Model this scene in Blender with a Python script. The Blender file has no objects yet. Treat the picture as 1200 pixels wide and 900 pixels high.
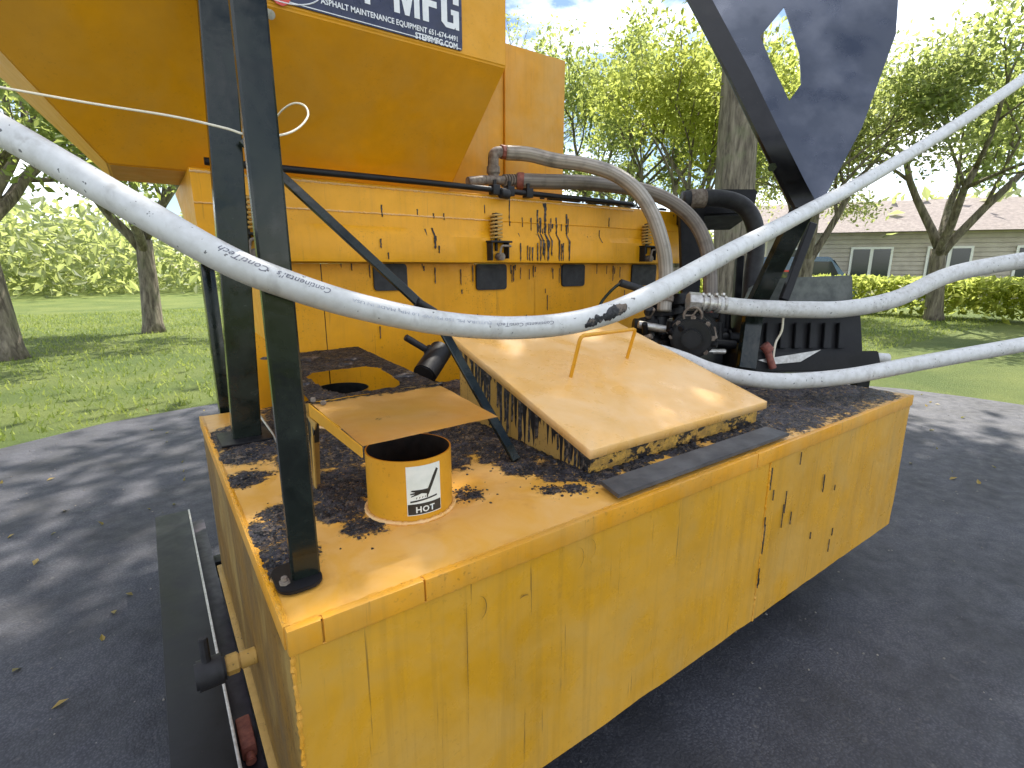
import bpy, bmesh, math, random
import numpy as np
from mathutils import Vector, Matrix, noise
random.seed(7); rng = np.random.default_rng(7)
SC = bpy.context.scene
COL = SC.collection

# ------------------------------------------------------------------ camera
PITCH = math.atan(138/600); AZ = math.radians(54.7)
CAM = Vector((0, 0, 1.62))
FH = Vector((math.cos(AZ), math.sin(AZ), 0)); RT = Vector((math.sin(AZ), -math.cos(AZ), 0)); ZU = Vector((0, 0, 1))
FW = FH*math.cos(PITCH) - ZU*math.sin(PITCH); UP = FH*math.sin(PITCH) + ZU*math.cos(PITCH)
cam = bpy.data.cameras.new('camera'); co = bpy.data.objects.new('camera', cam); COL.objects.link(co)
co.location = CAM; co.rotation_euler = (math.pi/2 - PITCH, 0, AZ - math.pi/2)
cam.sensor_width = 36; cam.lens = 18; cam.clip_start = 0.02; cam.clip_end = 2000
SC.camera = co

# ------------------------------------------------------------------ sky, sun, exposure
SUN_EL = math.radians(58); SUN_AZ = math.radians(30)      # azimuth from +X towards +Y, of the sun
SKS = 7*.83
w = bpy.data.worlds.new('World'); SC.world = w; w.use_nodes = True
wn = w.node_tree; bgn = wn.nodes['Background']
sky = wn.nodes.new('ShaderNodeTexSky'); sky.sky_type = 'NISHITA'; sky.sun_disc = False
sky.sun_elevation = SUN_EL; sky.sun_rotation = math.pi/2 - SUN_AZ; sky.air_density = 1.0; sky.dust_density = 0.3; sky.ozone_density = 2.0
tcw = wn.nodes.new('ShaderNodeTexCoord'); mpw = wn.nodes.new('ShaderNodeMapping'); mpw.inputs['Scale'].default_value = (1, 1, 2.5); mpw.inputs['Location'].default_value = (SKS, 0, 0)
nzw = wn.nodes.new('ShaderNodeTexNoise'); nzw.inputs['Scale'].default_value = 2.6; nzw.inputs['Detail'].default_value = 7; nzw.inputs['Roughness'].default_value = .6
rmp = wn.nodes.new('ShaderNodeMapRange'); rmp.inputs['From Min'].default_value = .45; rmp.inputs['From Max'].default_value = .64; rmp.inputs['To Max'].default_value = .9
mxw = wn.nodes.new('ShaderNodeMix'); mxw.data_type = 'RGBA'; mxw.inputs['B'].default_value = (21, 21.2, 21.6, 1)
L = wn.links.new
L(tcw.outputs['Generated'], mpw.inputs['Vector']); L(mpw.outputs[0], nzw.inputs['Vector']); L(nzw.outputs['Fac'], rmp.inputs['Value'])
L(rmp.outputs[0], mxw.inputs['Factor']); L(sky.outputs[0], mxw.inputs['A']); L(mxw.outputs['Result'], bgn.inputs['Color'])
bgn.inputs['Strength'].default_value = 0.07
sl = bpy.data.lights.new('sun', 'SUN'); sl.energy = 4.0; sl.angle = math.radians(0.5); sl.color = (1, .94, .84)
so = bpy.data.objects.new('sun', sl); COL.objects.link(so)
sdir = Vector((math.cos(SUN_EL)*math.cos(SUN_AZ), math.cos(SUN_EL)*math.sin(SUN_AZ), math.sin(SUN_EL)))
so.rotation_euler = (-sdir).to_track_quat('-Z', 'Y').to_euler(); so.location = (0, 0, 20)
SC.view_settings.view_transform = 'Standard'; SC.view_settings.look = 'None'; SC.view_settings.exposure = 1.38; SC.view_settings.gamma = 1
SC.render.engine = 'CYCLES'
SC.cycles.max_bounces = 8; SC.cycles.transparent_max_bounces = 12

# pixel of the 1200x900 photograph -> world point on a plane or at a depth
def ray(px, py): return FW*600 + RT*(px-600) + UP*(450-py)
def onp(px, py, ax, v):
    d = ray(px, py); return CAM + d*((v-CAM[ax])/d[ax])
def PZ(px, py, z): return onp(px, py, 2, z)
def PY(px, py, y): return onp(px, py, 1, y)
def PX(px, py, x): return onp(px, py, 0, x)
def AT(px, py, d): return CAM + ray(px, py)*(d/600)

# ------------------------------------------------------------------ material helpers
class NB:
    def __init__(s, name):
        s.m = bpy.data.materials.new(name); s.m.use_nodes = True; s.t = s.m.node_tree
        s.b = s.t.nodes['Principled BSDF']; s.out = s.t.nodes['Material Output']
        s.geo = s.t.nodes.new('ShaderNodeNewGeometry'); s.pos = s.geo.outputs['Position']
    def n(s, typ, **kw):
        nd = s.t.nodes.new('ShaderNode'+typ)
        for k, v in kw.items(): setattr(nd, k, v)
        return nd
    def link(s, a, b): s.t.links.new(a, b)
    def put(s, sock, v):
        if isinstance(v, bpy.types.NodeSocket): s.link(v, sock)
        elif isinstance(v, (tuple, list)) and len(v) == 3 and sock.type == 'RGBA': sock.default_value = (*v, 1)
        else: sock.default_value = v
    def mapv(s, scale, vec=None):
        m = s.n('Mapping'); m.inputs['Scale'].default_value = scale; s.put(m.inputs['Vector'], vec or s.pos); return m.outputs[0]
    def noise(s, scale, detail=4, rough=.55, vec=None, dist=0):
        t = s.n('TexNoise'); t.inputs['Scale'].default_value = scale; t.inputs['Detail'].default_value = detail
        t.inputs['Roughness'].default_value = rough; t.inputs['Distortion'].default_value = dist
        s.put(t.inputs['Vector'], vec or s.pos); return t.outputs['Fac']
    def ramp(s, v, a, b, lo=0., hi=1.):
        m = s.n('MapRange'); s.put(m.inputs['Value'], v); m.inputs['From Min'].default_value = a; m.inputs['From Max'].default_value = b
        m.inputs['To Min'].default_value = lo; m.inputs['To Max'].default_value = hi; return m.outputs[0]
    def mix(s, f, a, b):
        m = s.n('Mix', data_type='RGBA'); s.put(m.inputs['Factor'], f); s.put(m.inputs['A'], a); s.put(m.inputs['B'], b); return m.outputs['Result']
    def math(s, op, a, b=0.):
        m = s.n('Math', operation=op); s.put(m.inputs[0], a); s.put(m.inputs[1], b); return m.outputs[0]
    def xyz(s):
        m = s.n('SeparateXYZ'); s.put(m.inputs[0], s.pos); return m.outputs
    def comb(s, x, y, z):
        m = s.n('CombineXYZ'); s.put(m.inputs[0], x); s.put(m.inputs[1], y); s.put(m.inputs[2], z); return m.outputs[0]
    def bump(s, h, strength=.3, dist=.002, prev=None):
        b = s.n('Bump'); b.inputs['Strength'].default_value = strength; b.inputs['Distance'].default_value = dist
        s.put(b.inputs['Height'], h)
        if prev: s.link(prev, b.inputs['Normal'])
        return b.outputs[0]
    def fin(s, color=None, rough=None, metal=None, normal=None, coat=None, spec=None):
        for k, v in (('Base Color', color), ('Roughness', rough), ('Metallic', metal), ('Normal', normal), ('Coat Weight', coat), ('Specular IOR Level', spec)):
            if v is not None: s.put(s.b.inputs[k], v)
        return s.m

YEL = (.76, .335, .010); YEL2 = (.58, .27, .006); TARC = (.012, .0115, .014)
def drips(q, ztop, length, freq=42., axis='x', seed=0., thr=.5):
    """tar runs: black where the distance below ztop is less than a length that changes along the wall"""
    X, Y, Z = q.xyz(); u = X if axis == 'x' else Y
    wob = q.noise(9, 2, vec=q.comb(u, seed, Z))
    uu = q.math('ADD', u, q.math('MULTIPLY', q.math('SUBTRACT', wob, .5), .012))
    n1 = q.noise(freq, 1, .5, vec=q.comb(uu, seed, 0.))
    n2 = q.noise(5, 1, .5, vec=q.comb(u, seed+3, 0.))
    ln = q.math('MULTIPLY', q.ramp(q.math('ADD', n1, q.math('MULTIPLY', n2, .5)), thr+.25, thr+.6), length)
    depth = q.math('SUBTRACT', ztop, Z) if not callable(ztop) else ztop(q, X, Y, Z)
    return q.math('MULTIPLY', q.ramp(q.math('SUBTRACT', ln, depth), 0, .006), q.ramp(depth, -.001, .001))
def paint(name, base=YEL, var=.12, dust=0., streak=0., rough=.38, drip=None, speck=.0, scratches=0., dustcol=(.62, .42, .17)):
    q = NB(name)
    n = q.noise(2.2, 5, .6); n2 = q.noise(14, 4, .6)
    dark = tuple(c*(1-var*2.2) for c in base); lite = tuple(min(1, c*(1+var)) for c in base)
    c = q.mix(q.ramp(n, .3, .7), dark, lite)
    c = q.mix(q.ramp(n2, .35, .75, 0, .22), c, tuple(v*.6 for v in base))
    r = q.ramp(n2, .3, .7, rough-.06, rough+.14)
    if dust:
        d = q.ramp(q.noise(3.7, 6, .62, dist=.6), .38, .66, 0, dust); c = q.mix(d, c, dustcol)
        r = q.math('ADD', r, q.math('MULTIPLY', d, .2))
    if streak:
        X, Y, Z = q.xyz()
        sv = q.noise(1, 4, .65, vec=q.mapv((38, 38, 1.1)))
        c = q.mix(q.ramp(sv, .5, .74, 0, streak), c, (.28, .16, .03))
        sv2 = q.noise(1, 3, .6, vec=q.mapv((75, 75, 2.4)))
        c = q.mix(q.ramp(sv2, .66, .72, 0, min(1, streak*1.6)), c, (.07, .045, .02))
        c = q.mix(q.ramp(q.noise(5, 5, .6, vec=q.mapv((1, 1, .5))), .52, .72, 0, streak*.9), c, (.40, .27, .08))
    if scratches:
        sc = q.n('TexVoronoi', feature='DISTANCE_TO_EDGE'); sc.inputs['Scale'].default_value = 5
        q.put(sc.inputs['Vector'], q.mapv((1, 1, .35)))
        k = q.math('MULTIPLY', q.ramp(sc.outputs[0], 0, .006, 1, 0), q.ramp(q.noise(3, 2), .55, .6, 0, scratches))
        c = q.mix(k, c, (.12, .07, .02))
    h = q.noise(260, 2); nb = q.bump(h, .12, .0006)
    nb = q.bump(q.noise(6, 3), .35, .01, nb)
    if speck:
        v = q.noise(95, 3, .6); k = q.math('MULTIPLY', q.ramp(v, .615, .64), q.ramp(q.noise(5, 3), .45, .58, 0, speck)); c = q.mix(k, c, TARC)
    if drip:
        for dd in drip:
            k = drips(q, **dd); c = q.mix(k, c, TARC); r = q.math('SUBTRACT', r, q.math('MULTIPLY', k, .12)); nb = q.bump(k, .6, .003, nb)
    return q.fin(c, r, None, nb, None, .38)

def m_tar(name='tar_crust'):
    q = NB(name); c = q.mix(q.ramp(q.noise(60, 5, .7), .46, .6), (.007, .007, .009), (.045, .043, .052))
    c = q.mix(q.ramp(q.noise(30, 4, .6), .56, .62, 0, .8), c, (.16, .12, .09))
    return q.fin(c, q.ramp(q.noise(80, 3), .3, .7, .28, .75), None, q.bump(q.noise(140, 5, .7), .8, .004))
def m_black(name, base=(.008, .009, .011), rough=.28, metal=0., wear=.15, spec=.3):
    q = NB(name); n = q.noise(9, 5, .62, dist=.5); n2 = q.noise(70, 3, .6)
    c = q.mix(q.ramp(n, .4, .7), base, tuple(v*2.1+.004 for v in base))
    c = q.mix(q.ramp(n2, .68, .78, 0, wear), c, (.11, .08, .06))
    return q.fin(c, q.ramp(n, .3, .7, rough-.08, rough+.16), metal, q.bump(q.noise(7, 3), .25, .008), None, spec)
def m_plain(name, c1, c2, rough=.5, scale=20, metal=0., bump=.2, bs=120, bd=.001):
    q = NB(name); return q.fin(q.mix(q.ramp(q.noise(scale, 5, .6), .35, .65), c1, c2), q.ramp(q.noise(scale*1.7, 3), .3, .7, rough-.08, rough+.1), metal, q.bump(q.noise(bs, 3), bump, bd))
def m_hose_white(name='white_rubber_hose'):
    q = NB(name); c = q.mix(q.ramp(q.noise(30, 5, .65), .4, .75), (.61, .61, .61), (.47, .465, .45))
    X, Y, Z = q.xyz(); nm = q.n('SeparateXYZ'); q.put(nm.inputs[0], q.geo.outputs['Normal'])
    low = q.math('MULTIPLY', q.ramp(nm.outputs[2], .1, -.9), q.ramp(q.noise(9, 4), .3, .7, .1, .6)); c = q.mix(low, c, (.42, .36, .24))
    c = q.mix(q.ramp(q.noise(75, 3, .6), .665, .685, 0, .85), c, (.03, .03, .035)); c = q.mix(q.math('MULTIPLY', q.ramp(q.noise(5, 5, .7, dist=1.), .56, .66), q.ramp(q.noise(60, 4, .6), .42, .6, 0, .32)), c, (.26, .24, .21))
    c = q.mix(q.ramp(q.noise(1, 4, .6, vec=q.mapv((26, 26, 9))), .58, .66, 0, .25), c, (.22, .2, .18))
    return q.fin(c, .45, None, q.bump(q.noise(160, 2), .15, .0006))
def m_braid(name, a, b):
    q = NB(name); uv = q.n('UVMap'); s = q.n('SeparateXYZ'); q.put(s.inputs[0], uv.outputs[0])
    u, v = s.outputs[0], s.outputs[1]
    s1 = q.math('SINE', q.math('MULTIPLY', q.math('ADD', q.math('MULTIPLY', u, 40.), q.math('MULTIPLY', v, 900.)), .9))
    s2 = q.math('SINE', q.math('MULTIPLY', q.math('SUBTRACT', q.math('MULTIPLY', u, 40.), q.math('MULTIPLY', v, 900.)), .9))
    w_ = q.math('MULTIPLY', s1, s2); c = q.mix(q.ramp(w_, -.6, .6), a, b)
    c = q.mix(q.ramp(q.noise(14, 4, .6), .5, .75, 0, .6), c, tuple(x*.35 for x in a))
    return q.fin(c, .5, .25, q.bump(w_, .5, .0015))
def m_leaf(name, a, b, tr=.5):
    q = NB(name); at = q.n('Attribute', attribute_name='tint')
    c = q.mix(at.outputs['Fac'], a, b)
    q.fin(c, .45); q.b.inputs['Specular IOR Level'].default_value = .3
    t = q.n('BsdfTranslucent'); q.put(t.inputs[0], q.mix(.6, c, (.66, .74, .20)))
    m = q.n('MixShader'); m.inputs[0].default_value = tr; q.link(q.b.outputs[0], m.inputs[1]); q.link(t.outputs[0], m.inputs[2]); q.link(m.outputs[0], q.out.inputs[0])
    return q.m
def m_bark(name='bark'):
    q = NB(name); n = q.noise(1, 6, .65, vec=q.mapv((14, 14, 2.2)), dist=.4)
    c = q.mix(q.ramp(n, .35, .68), (.075, .06, .047), (.30, .26, .20)); c = q.mix(q.ramp(q.noise(2.4, 4), .55, .7, 0, .5), c, (.17, .19, .10))
    return q.fin(c, .9, None, q.bump(n, 1, .05))

M = {}
M['tank'] = paint('tank_yellow', YEL, .10, dust=.5, streak=.22, rough=.32, scratches=.0, speck=.25, dustcol=(.56, .36, .12))
M['front'] = paint('tank_front_yellow', (.66, .33, .016), .08, dust=.5, streak=.36, rough=.25, speck=.1, dustcol=(.56, .35, .10))
M['lid'] = paint('dusty_sheen_lid_yellow', (.80, .45, .13), .06, dust=.75, rough=.24, speck=.12, dustcol=(.82, .56, .30))  # pale from dust, with the sheen of the sky painted into the colour
M['rail'] = paint('rail_yellow', (.82, .37, .004), .08, streak=.16, rough=.4, drip=[dict(ztop=1.97, length=.16, freq=30, thr=.70), dict(ztop=1.80, length=.14, freq=55, seed=5, thr=.66)], speck=.2)
M['wall'] = paint('wall_yellow', (.80, .35, .003), .08, streak=.16, rough=.42, drip=[dict(ztop=1.64, length=.12, freq=48, seed=9, thr=.62)], speck=.3)
M['hopper'] = paint('hopper_yellow', (.76, .34, .004), .06, rough=.45, dust=.3, dustcol=(.55, .33, .08), speck=.1)
M['bin'] = paint('bin_yellow', (.74, .34, .01), .12, rough=.42, dust=.5, streak=.12, dustcol=(.60, .36, .12))
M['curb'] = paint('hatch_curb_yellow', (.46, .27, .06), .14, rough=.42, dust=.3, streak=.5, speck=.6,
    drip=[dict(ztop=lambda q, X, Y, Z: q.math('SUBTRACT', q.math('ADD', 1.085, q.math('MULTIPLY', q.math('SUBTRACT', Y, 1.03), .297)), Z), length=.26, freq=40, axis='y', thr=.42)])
def _cf():
    q = NB('hatch_curb_front_yellow'); X, Y, Z = q.xyz(); c = q.mix(q.ramp(q.noise(30, 5, .7), .4, .6), (.34, .20, .05), (.66, .38, .07))
    m = q.math('ADD', q.noise(1, 6, .72, vec=q.mapv((26, 26, 40))), q.math('MULTIPLY', q.ramp(q.noise(1, 3, .6, vec=q.mapv((6, 6, 2))), .38, .62, -.1, .1), 1.)); k = q.ramp(m, .53, .58)
    c = q.mix(k, c, TARC); return q.fin(c, .4, None, q.bump(q.noise(60, 5, .7), .7, .006))
M['curb_front'] = _cf()
M['pipe'] = paint('flue_yellow', (.68, .32, .012), .10, rough=.36, dust=.3, speck=.2, dustcol=(.58, .34, .07))
M['purple'] = m_plain('dull_purple_black', (.018, .014, .022), (.045, .035, .05), .5)
M['scuff'] = m_plain('scuff', (.16, .085, .01), (.24, .13, .02), .5)
M['tar'] = m_tar(); M['black'] = m_black('glossy_black_steel', (.006, .009, .007), .13, spec=.42)
M['black2'] = m_black('dark_oily_steel', (.006, .006, .0075), .42, wear=.3)
M['sooty'] = m_plain('soot', (.003, .003, .003), (.012, .011, .01), .9)
M['hosew'] = m_hose_white(); M['ink'] = m_plain('grey_ink', (.07, .07, .10), (.16, .16, .2), .6)
M['inkf'] = m_plain('faded_ink', (.22, .24, .30), (.46, .47, .52), .6, scale=60)
M['braid'] = m_braid('braided_steel', (.24, .215, .185), (.46, .42, .37)); M['braid2'] = m_braid('brown_braid', (.15, .125, .105), (.28, .245, .21))
M['rubber'] = m_plain('black_rubber', (.008, .008, .010), (.022, .022, .026), .6, bump=.3)
M['mat'] = m_plain('worn_rubber_mat', (.035, .035, .04), (.10, .10, .105), .5, scale=9, bump=.4)
M['rust'] = m_plain('rusty_iron', (.10, .07, .055), (.24, .20, .16), .7, scale=45, bump=.5)
M['redrust'] = m_plain('red_brown_paint', (.16, .04, .03), (.28, .09, .06), .6, scale=45)
M['alu'] = m_plain('dull_aluminium', (.42, .40, .37), (.62, .6, .57), .4, scale=50, metal=.7)
M['stickw'] = m_plain('sticker_white', (.66, .70, .66), (.78, .80, .76), .4, scale=25)
M['stickb'] = m_plain('sticker_black', (.014, .014, .014), (.03, .03, .028), .4)
M['navy'] = m_plain('sign_navy', (.018, .023, .055), (.030, .036, .085), .3, scale=12)
M['signw'] = m_plain('sign_white', (.70, .72, .75), (.80, .80, .82), .4)
M['signr'] = m_plain('sign_red', (.55, .04, .03), (.70, .10, .07), .4, scale=14)
M['green_steel'] = m_plain('grey_green_steel', (.05, .058, .05), (.11, .12, .105), .45, scale=18)
M['cream'] = m_plain('cream_wire', (.72, .66, .50), (.8, .74, .6), .5)

# ------------------------------------------------------------------ geometry helpers
ORG = {}
def root(name, label, cat, loc, group=None):
    o = bpy.data.objects.new(name, None); COL.objects.link(o); o.location = loc; o.empty_display_size = .1
    o['label'] = label; o['category'] = cat
    if group: o['group'] = group
    ORG[o] = Vector(loc); return o
def fin_mesh(name, me, mats, parent=None, label=None, smooth=None):
    o = bpy.data.objects.new(name, me); COL.objects.link(o)
    for m in (mats if isinstance(mats, (list, tuple)) else [mats]): me.materials.append(m)
    if parent is not None:
        off = ORG[parent]; me.transform(Matrix.Translation(-off)); o.parent = parent; ORG[o] = off
    else: ORG[o] = Vector((0, 0, 0))
    if label: o['label'] = label
    if smooth is not None:
        me.shade_smooth() if smooth else me.shade_flat()
        if smooth == 'auto':
            me.shade_smooth()
            try: me.set_sharp_from_angle(angle=math.radians(35))
            except Exception: pass
    return o
def obj(name, bm, mats, parent=None, label=None, smooth='auto'):
    me = bpy.data.meshes.new(name); bmesh.ops.recalc_face_normals(bm, faces=bm.faces); bm.to_mesh(me); bm.free()
    return fin_mesh(name, me, mats, parent, label, smooth)
def top(o, label, cat, group=None):
    """make a single mesh a thing of its own: its origin goes to the middle of its foot"""
    me = o.data; n = len(me.vertices); a = np.empty(n*3); me.vertices.foreach_get('co', a); a = a.reshape(-1, 3)
    c = Vector(((a[:, 0].min()+a[:, 0].max())/2, (a[:, 1].min()+a[:, 1].max())/2, a[:, 2].min()))
    me.transform(Matrix.Translation(-c)); o.location = c
    o['label'] = label; o['category'] = cat
    if group: o['group'] = group
    ORG[o] = c; return o
def box(bm, x0, x1, y0, y1, z0, z1, bev=.002, mi=0):
    vs = [bm.verts.new((x, y, z)) for x in (x0, x1) for y in (y0, y1) for z in (z0, z1)]
    fs = [bm.faces.new([vs[i] for i in f]) for f in ((0, 1, 3, 2), (4, 6, 7, 5), (0, 4, 5, 1), (2, 3, 7, 6), (0, 2, 6, 4), (1, 5, 7, 3))]
    for f in fs: f.material_index = mi
    if bev:
        es = {e for f in fs for e in f.edges}
        bmesh.ops.bevel(bm, geom=list(es), offset=bev, segments=2, affect='EDGES', profile=.6)
def obox(bm, p0, p1, wdt, thk, side=Vector((0, 1, 0)), bev=.002):
    """a bar from p0 to p1, width along 'side', thickness across"""
    p0, p1 = Vector(p0), Vector(p1); d = (p1-p0).normalized(); s = (side - d*side.dot(d)).normalized(); t = d.cross(s)
    vs = [bm.verts.new(p + s*(a*wdt/2) + t*(b*thk/2)) for p in (p0, p1) for a in (-1, 1) for b in (-1, 1)]
    fs = [bm.faces.new([vs[i] for i in f]) for f in ((0, 1, 3, 2), (4, 6, 7, 5), (0, 4, 5, 1), (2, 3, 7, 6), (0, 2, 6, 4), (1, 5, 7, 3))]
    if bev: bmesh.ops.bevel(bm, geom=list({e for f in fs for e in f.edges}), offset=bev, segments=1, affect='EDGES')
def prism(bm, pts, vec, bev=.0):
    """polygon pts (3D) extruded by vec"""
    vec = Vector(vec); a = [bm.verts.new(Vector(p)) for p in pts]; b = [bm.verts.new(Vector(p)+vec) for p in pts]; n = len(a)
    fs = [bm.faces.new(a), bm.faces.new(list(reversed(b)))] + [bm.faces.new((a[i], b[i], b[(i+1) % n], a[(i+1) % n])) for i in range(n)]
    if bev: bmesh.ops.bevel(bm, geom=list({e for f in fs for e in f.edges}), offset=bev, segments=2, affect='EDGES')
def frame_of(d):
    d = Vector(d).normalized(); a = Vector((0, 0, 1)) if abs(d.z) < .9 else Vector((1, 0, 0)); s = d.cross(a).normalized(); return s, s.cross(d), d
def cyl(bm, p0, p1, r0, r1=None, n=20, cap=True, bev=0.):
    r1 = r0 if r1 is None else r1; p0, p1 = Vector(p0), Vector(p1); s, t, d = frame_of(p1-p0)
    a = [bm.verts.new(p0+(s*math.cos(2*math.pi*i/n)+t*math.sin(2*math.pi*i/n))*r0) for i in range(n)]
    b = [bm.verts.new(p1+(s*math.cos(2*math.pi*i/n)+t*math.sin(2*math.pi*i/n))*r1) for i in range(n)]
    for i in range(n): bm.faces.new((a[i], a[(i+1) % n], b[(i+1) % n], b[i]))
    if cap:
        fa = bm.faces.new(list(reversed(a))); fb = bm.faces.new(b)
        if bev: bmesh.ops.bevel(bm, geom=list(fa.edges)+list(fb.edges), offset=bev, segments=2, affect='EDGES')
def catmull(P, k=8):
    P = [Vector(p) for p in P]; Q = [P[0]*2-P[1]] + P + [P[-1]*2-P[-2]]; out = []
    for i in range(1, len(Q)-2):
        for j in range(k):
            t = j/k; a, b, c, d = Q[i-1], Q[i], Q[i+1], Q[i+2]
            out.append(.5*((2*b)+(-a+c)*t+(2*a-5*b+4*c-d)*t*t+(-a+3*b-3*c+d)*t**3))
    out.append(P[-1]); return out
def tube(bm, pts, r, n=16, cap=True, rs=None):
    uv = bm.loops.layers.uv.verify(); pts = [Vector(p) for p in pts]; rings = []; L_ = 0; up = None; Ls = []
    for i, p in enumerate(pts):
        d = (pts[min(i+1, len(pts)-1)]-pts[max(i-1, 0)]).normalized()
        if up is None: up = frame_of(d)[1]
        s = d.cross(up).normalized(); up = s.cross(d).normalized(); rr = rs[i] if rs else r
        rings.append([bm.verts.new(p+(s*math.cos(2*math.pi*j/n)+up*math.sin(2*math.pi*j/n))*rr) for j in range(n)])
        if i: L_ += (p-pts[i-1]).length
        Ls.append(L_)
    for i in range(len(rings)-1):
        for j in range(n):
            f = bm.faces.new((rings[i][j], rings[i][(j+1) % n], rings[i+1][(j+1) % n], rings[i+1][j]))
            for lp, (u, v) in zip(f.loops, ((j/n, Ls[i]), ((j+1)/n, Ls[i]), ((j+1)/n, Ls[i+1]), (j/n, Ls[i+1]))): lp[uv].uv = (u, v)
    if cap: bm.faces.new(list(reversed(rings[0]))); bm.faces.new(rings[-1])
def B(): return bmesh.new()
def rrect(x0, x1, y0, y1, r, k=4):
    pts = []
    for cx, cy, a0 in ((x1-r, y1-r, 0), (x0+r, y1-r, 90), (x0+r, y0+r, 180), (x1-r, y0+r, 270)):
        for i in range(k+1): a = math.radians(a0+90*i/k); pts.append((cx+r*math.cos(a), cy+r*math.sin(a)))
    return pts
def text_mesh(body, size, shear=0., bold=0., spacing=1.):
    cu = bpy.data.curves.new('t', 'FONT'); cu.body = body; cu.size = size; cu.shear = shear; cu.offset = bold; cu.space_character = spacing; cu.resolution_u = 2
    o = bpy.data.objects.new('t', cu); COL.objects.link(o); dg = bpy.context.evaluated_depsgraph_get(); me = bpy.data.meshes.new_from_object(o.evaluated_get(dg))
    bpy.data.objects.remove(o); me.materials.clear(); return me
def arr(me):
    a = np.empty(len(me.vertices)*3); me.vertices.foreach_get('co', a); return a.reshape(-1, 3)
def setarr(me, a): me.vertices.foreach_set('co', a.astype(np.float64).ravel()); me.update()
def fbm(x, y, z=0., o=5, h=.7): return noise.fractal(Vector((x, y, z)), h, 2.1, o)

# ================================================================== THE SETTING
def sheet(name, x0, x1, y0, y1, z, mat, thick=0):
    bm = B(); f = [bm.verts.new(p) for p in ((x0, y0, z), (x1, y0, z), (x1, y1, z), (x0, y1, z))]; bm.faces.new(f)
    o = obj(name, bm, mat, None, None, False); o['kind'] = 'structure'; return o
q = NB('asphalt'); v = q.n('TexVoronoi'); v.inputs['Scale'].default_value = 110; q.put(v.inputs['Vector'], q.pos)
c = q.mix(q.ramp(v.outputs['Distance'], .1, .6), (.085, .086, .10), (.040, .041, .052)); c = q.mix(q.ramp(q.noise(1.8, 6, .65), .42, .65, 0, .8), c, (.022, .022, .026))
c = q.mix(q.ramp(q.noise(24, 4, .6), .60, .72, 0, .5), c, (.13, .125, .12))
c = q.mix(q.ramp(q.noise(46, 2, .5), .76, .8), c, (.25, .235, .21))
M['asphalt'] = q.fin(c, q.ramp(q.noise(12, 4), .3, .7, .55, .85), None, q.bump(q.noise(4, 7, .7), .5, .012, q.bump(v.outputs['Distance'], .5, .003)))
q = NB('lawn'); c = q.mix(q.ramp(q.noise(.5, 6, .6), .4, .62), (.10, .15, .02), (.19, .23, .045)); c = q.mix(q.ramp(q.noise(38, 4, .7), .45, .7, 0, .7), c, (.06, .10, .012))
M['lawn'] = q.fin(c, .9, None, q.bump(q.noise(60, 4, .7), 1, .06))
sheet('lawn', -600, 600, -600, 600, -.03, M['lawn'])
bm = B(); edge = []
for i in range(60):
    a = 2*math.pi*i/60; R_ = 6.6*(1+.06*fbm(math.cos(a)*2, math.sin(a)*2)); edge.append((1.6+R_*1.05*math.cos(a), .4+R_*math.sin(a), 0))
bm.faces.new([bm.verts.new(p) for p in edge])
o = obj('asphalt_pad', bm, M['asphalt'], None, None, False); o['kind'] = 'structure'
def blades(name, n, x0, x1, y0, y1, h, mat, keep):
    px = rng.uniform(x0, x1, n); py = rng.uniform(y0, y1, n); k = keep(px, py); px, py = px[k], py[k]; n = len(px)
    hh = h*rng.uniform(.5, 1.3, n); a = rng.uniform(0, 2*np.pi, n); wv = rng.uniform(.008, .016, n); ln = rng.uniform(-.05, .05, (n, 2))
    V = np.zeros((n, 3, 3)); V[:, 0] = np.c_[px-wv*np.cos(a), py-wv*np.sin(a), np.full(n, -.03)]; V[:, 1] = np.c_[px+wv*np.cos(a), py+wv*np.sin(a), np.full(n, -.03)]
    V[:, 2] = np.c_[px+ln[:, 0], py+ln[:, 1], hh-.03]; me = bpy.data.meshes.new(name)
    me.from_pydata(V.reshape(-1, 3).tolist(), [], np.arange(n*3).reshape(-1, 3).tolist())
    at = me.attributes.new('tint', 'FLOAT', 'FACE'); at.data.foreach_set('value', rng.uniform(0, 1, n))
    o = fin_mesh(name, me, mat); return top(o, 'sunlit green grass growing beyond the asphalt under the trees', 'grass')
M['grass'] = m_leaf('grass_blade', (.08, .13, .015), (.20, .26, .04), .4)
g = blades('grass', 60000, -9, 22, 4, 24, .07, M['grass'], lambda x, y: (((x-1.6)/1.05)**2+(y-.4)**2 > 6.8**2)); g['kind'] = 'stuff'

bm = B(); R = random.Random(77)
for _ in range(2600):
    a = R.uniform(0, 6.283); d = 6.4*math.sqrt(R.random()); x, y = 1.6+d*math.cos(a), .4+d*math.sin(a); s_z = R.uniform(.002, .0065)
    if x < .3 and y < .3 and math.hypot(x, y) < .3: continue
    tp = [bm.verts.new((x+s_z*R.uniform(.5, 1)*math.cos(6.283*i/5), y+s_z*R.uniform(.5, 1)*math.sin(6.283*i/5), s_z*R.uniform(.4, .8))) for i in range(5)]; bt = [bm.verts.new((v_.co.x+(v_.co.x-x)*.4, v_.co.y+(v_.co.y-y)*.4, -.001)) for v_ in tp]
    bm.faces.new(tp)
    for i in range(5): bm.faces.new((tp[i], bt[i], bt[(i+1) % 5], tp[(i+1) % 5]))
M['grit'] = m_plain('grit', (.10, .095, .09), (.26, .24, .21), .8, scale=9)
o = obj('grit', bm, M['grit'], None, None, False); top(o, 'loose grit and small stones scattered over the dark asphalt', 'gravel'); o['kind'] = 'stuff'
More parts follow.
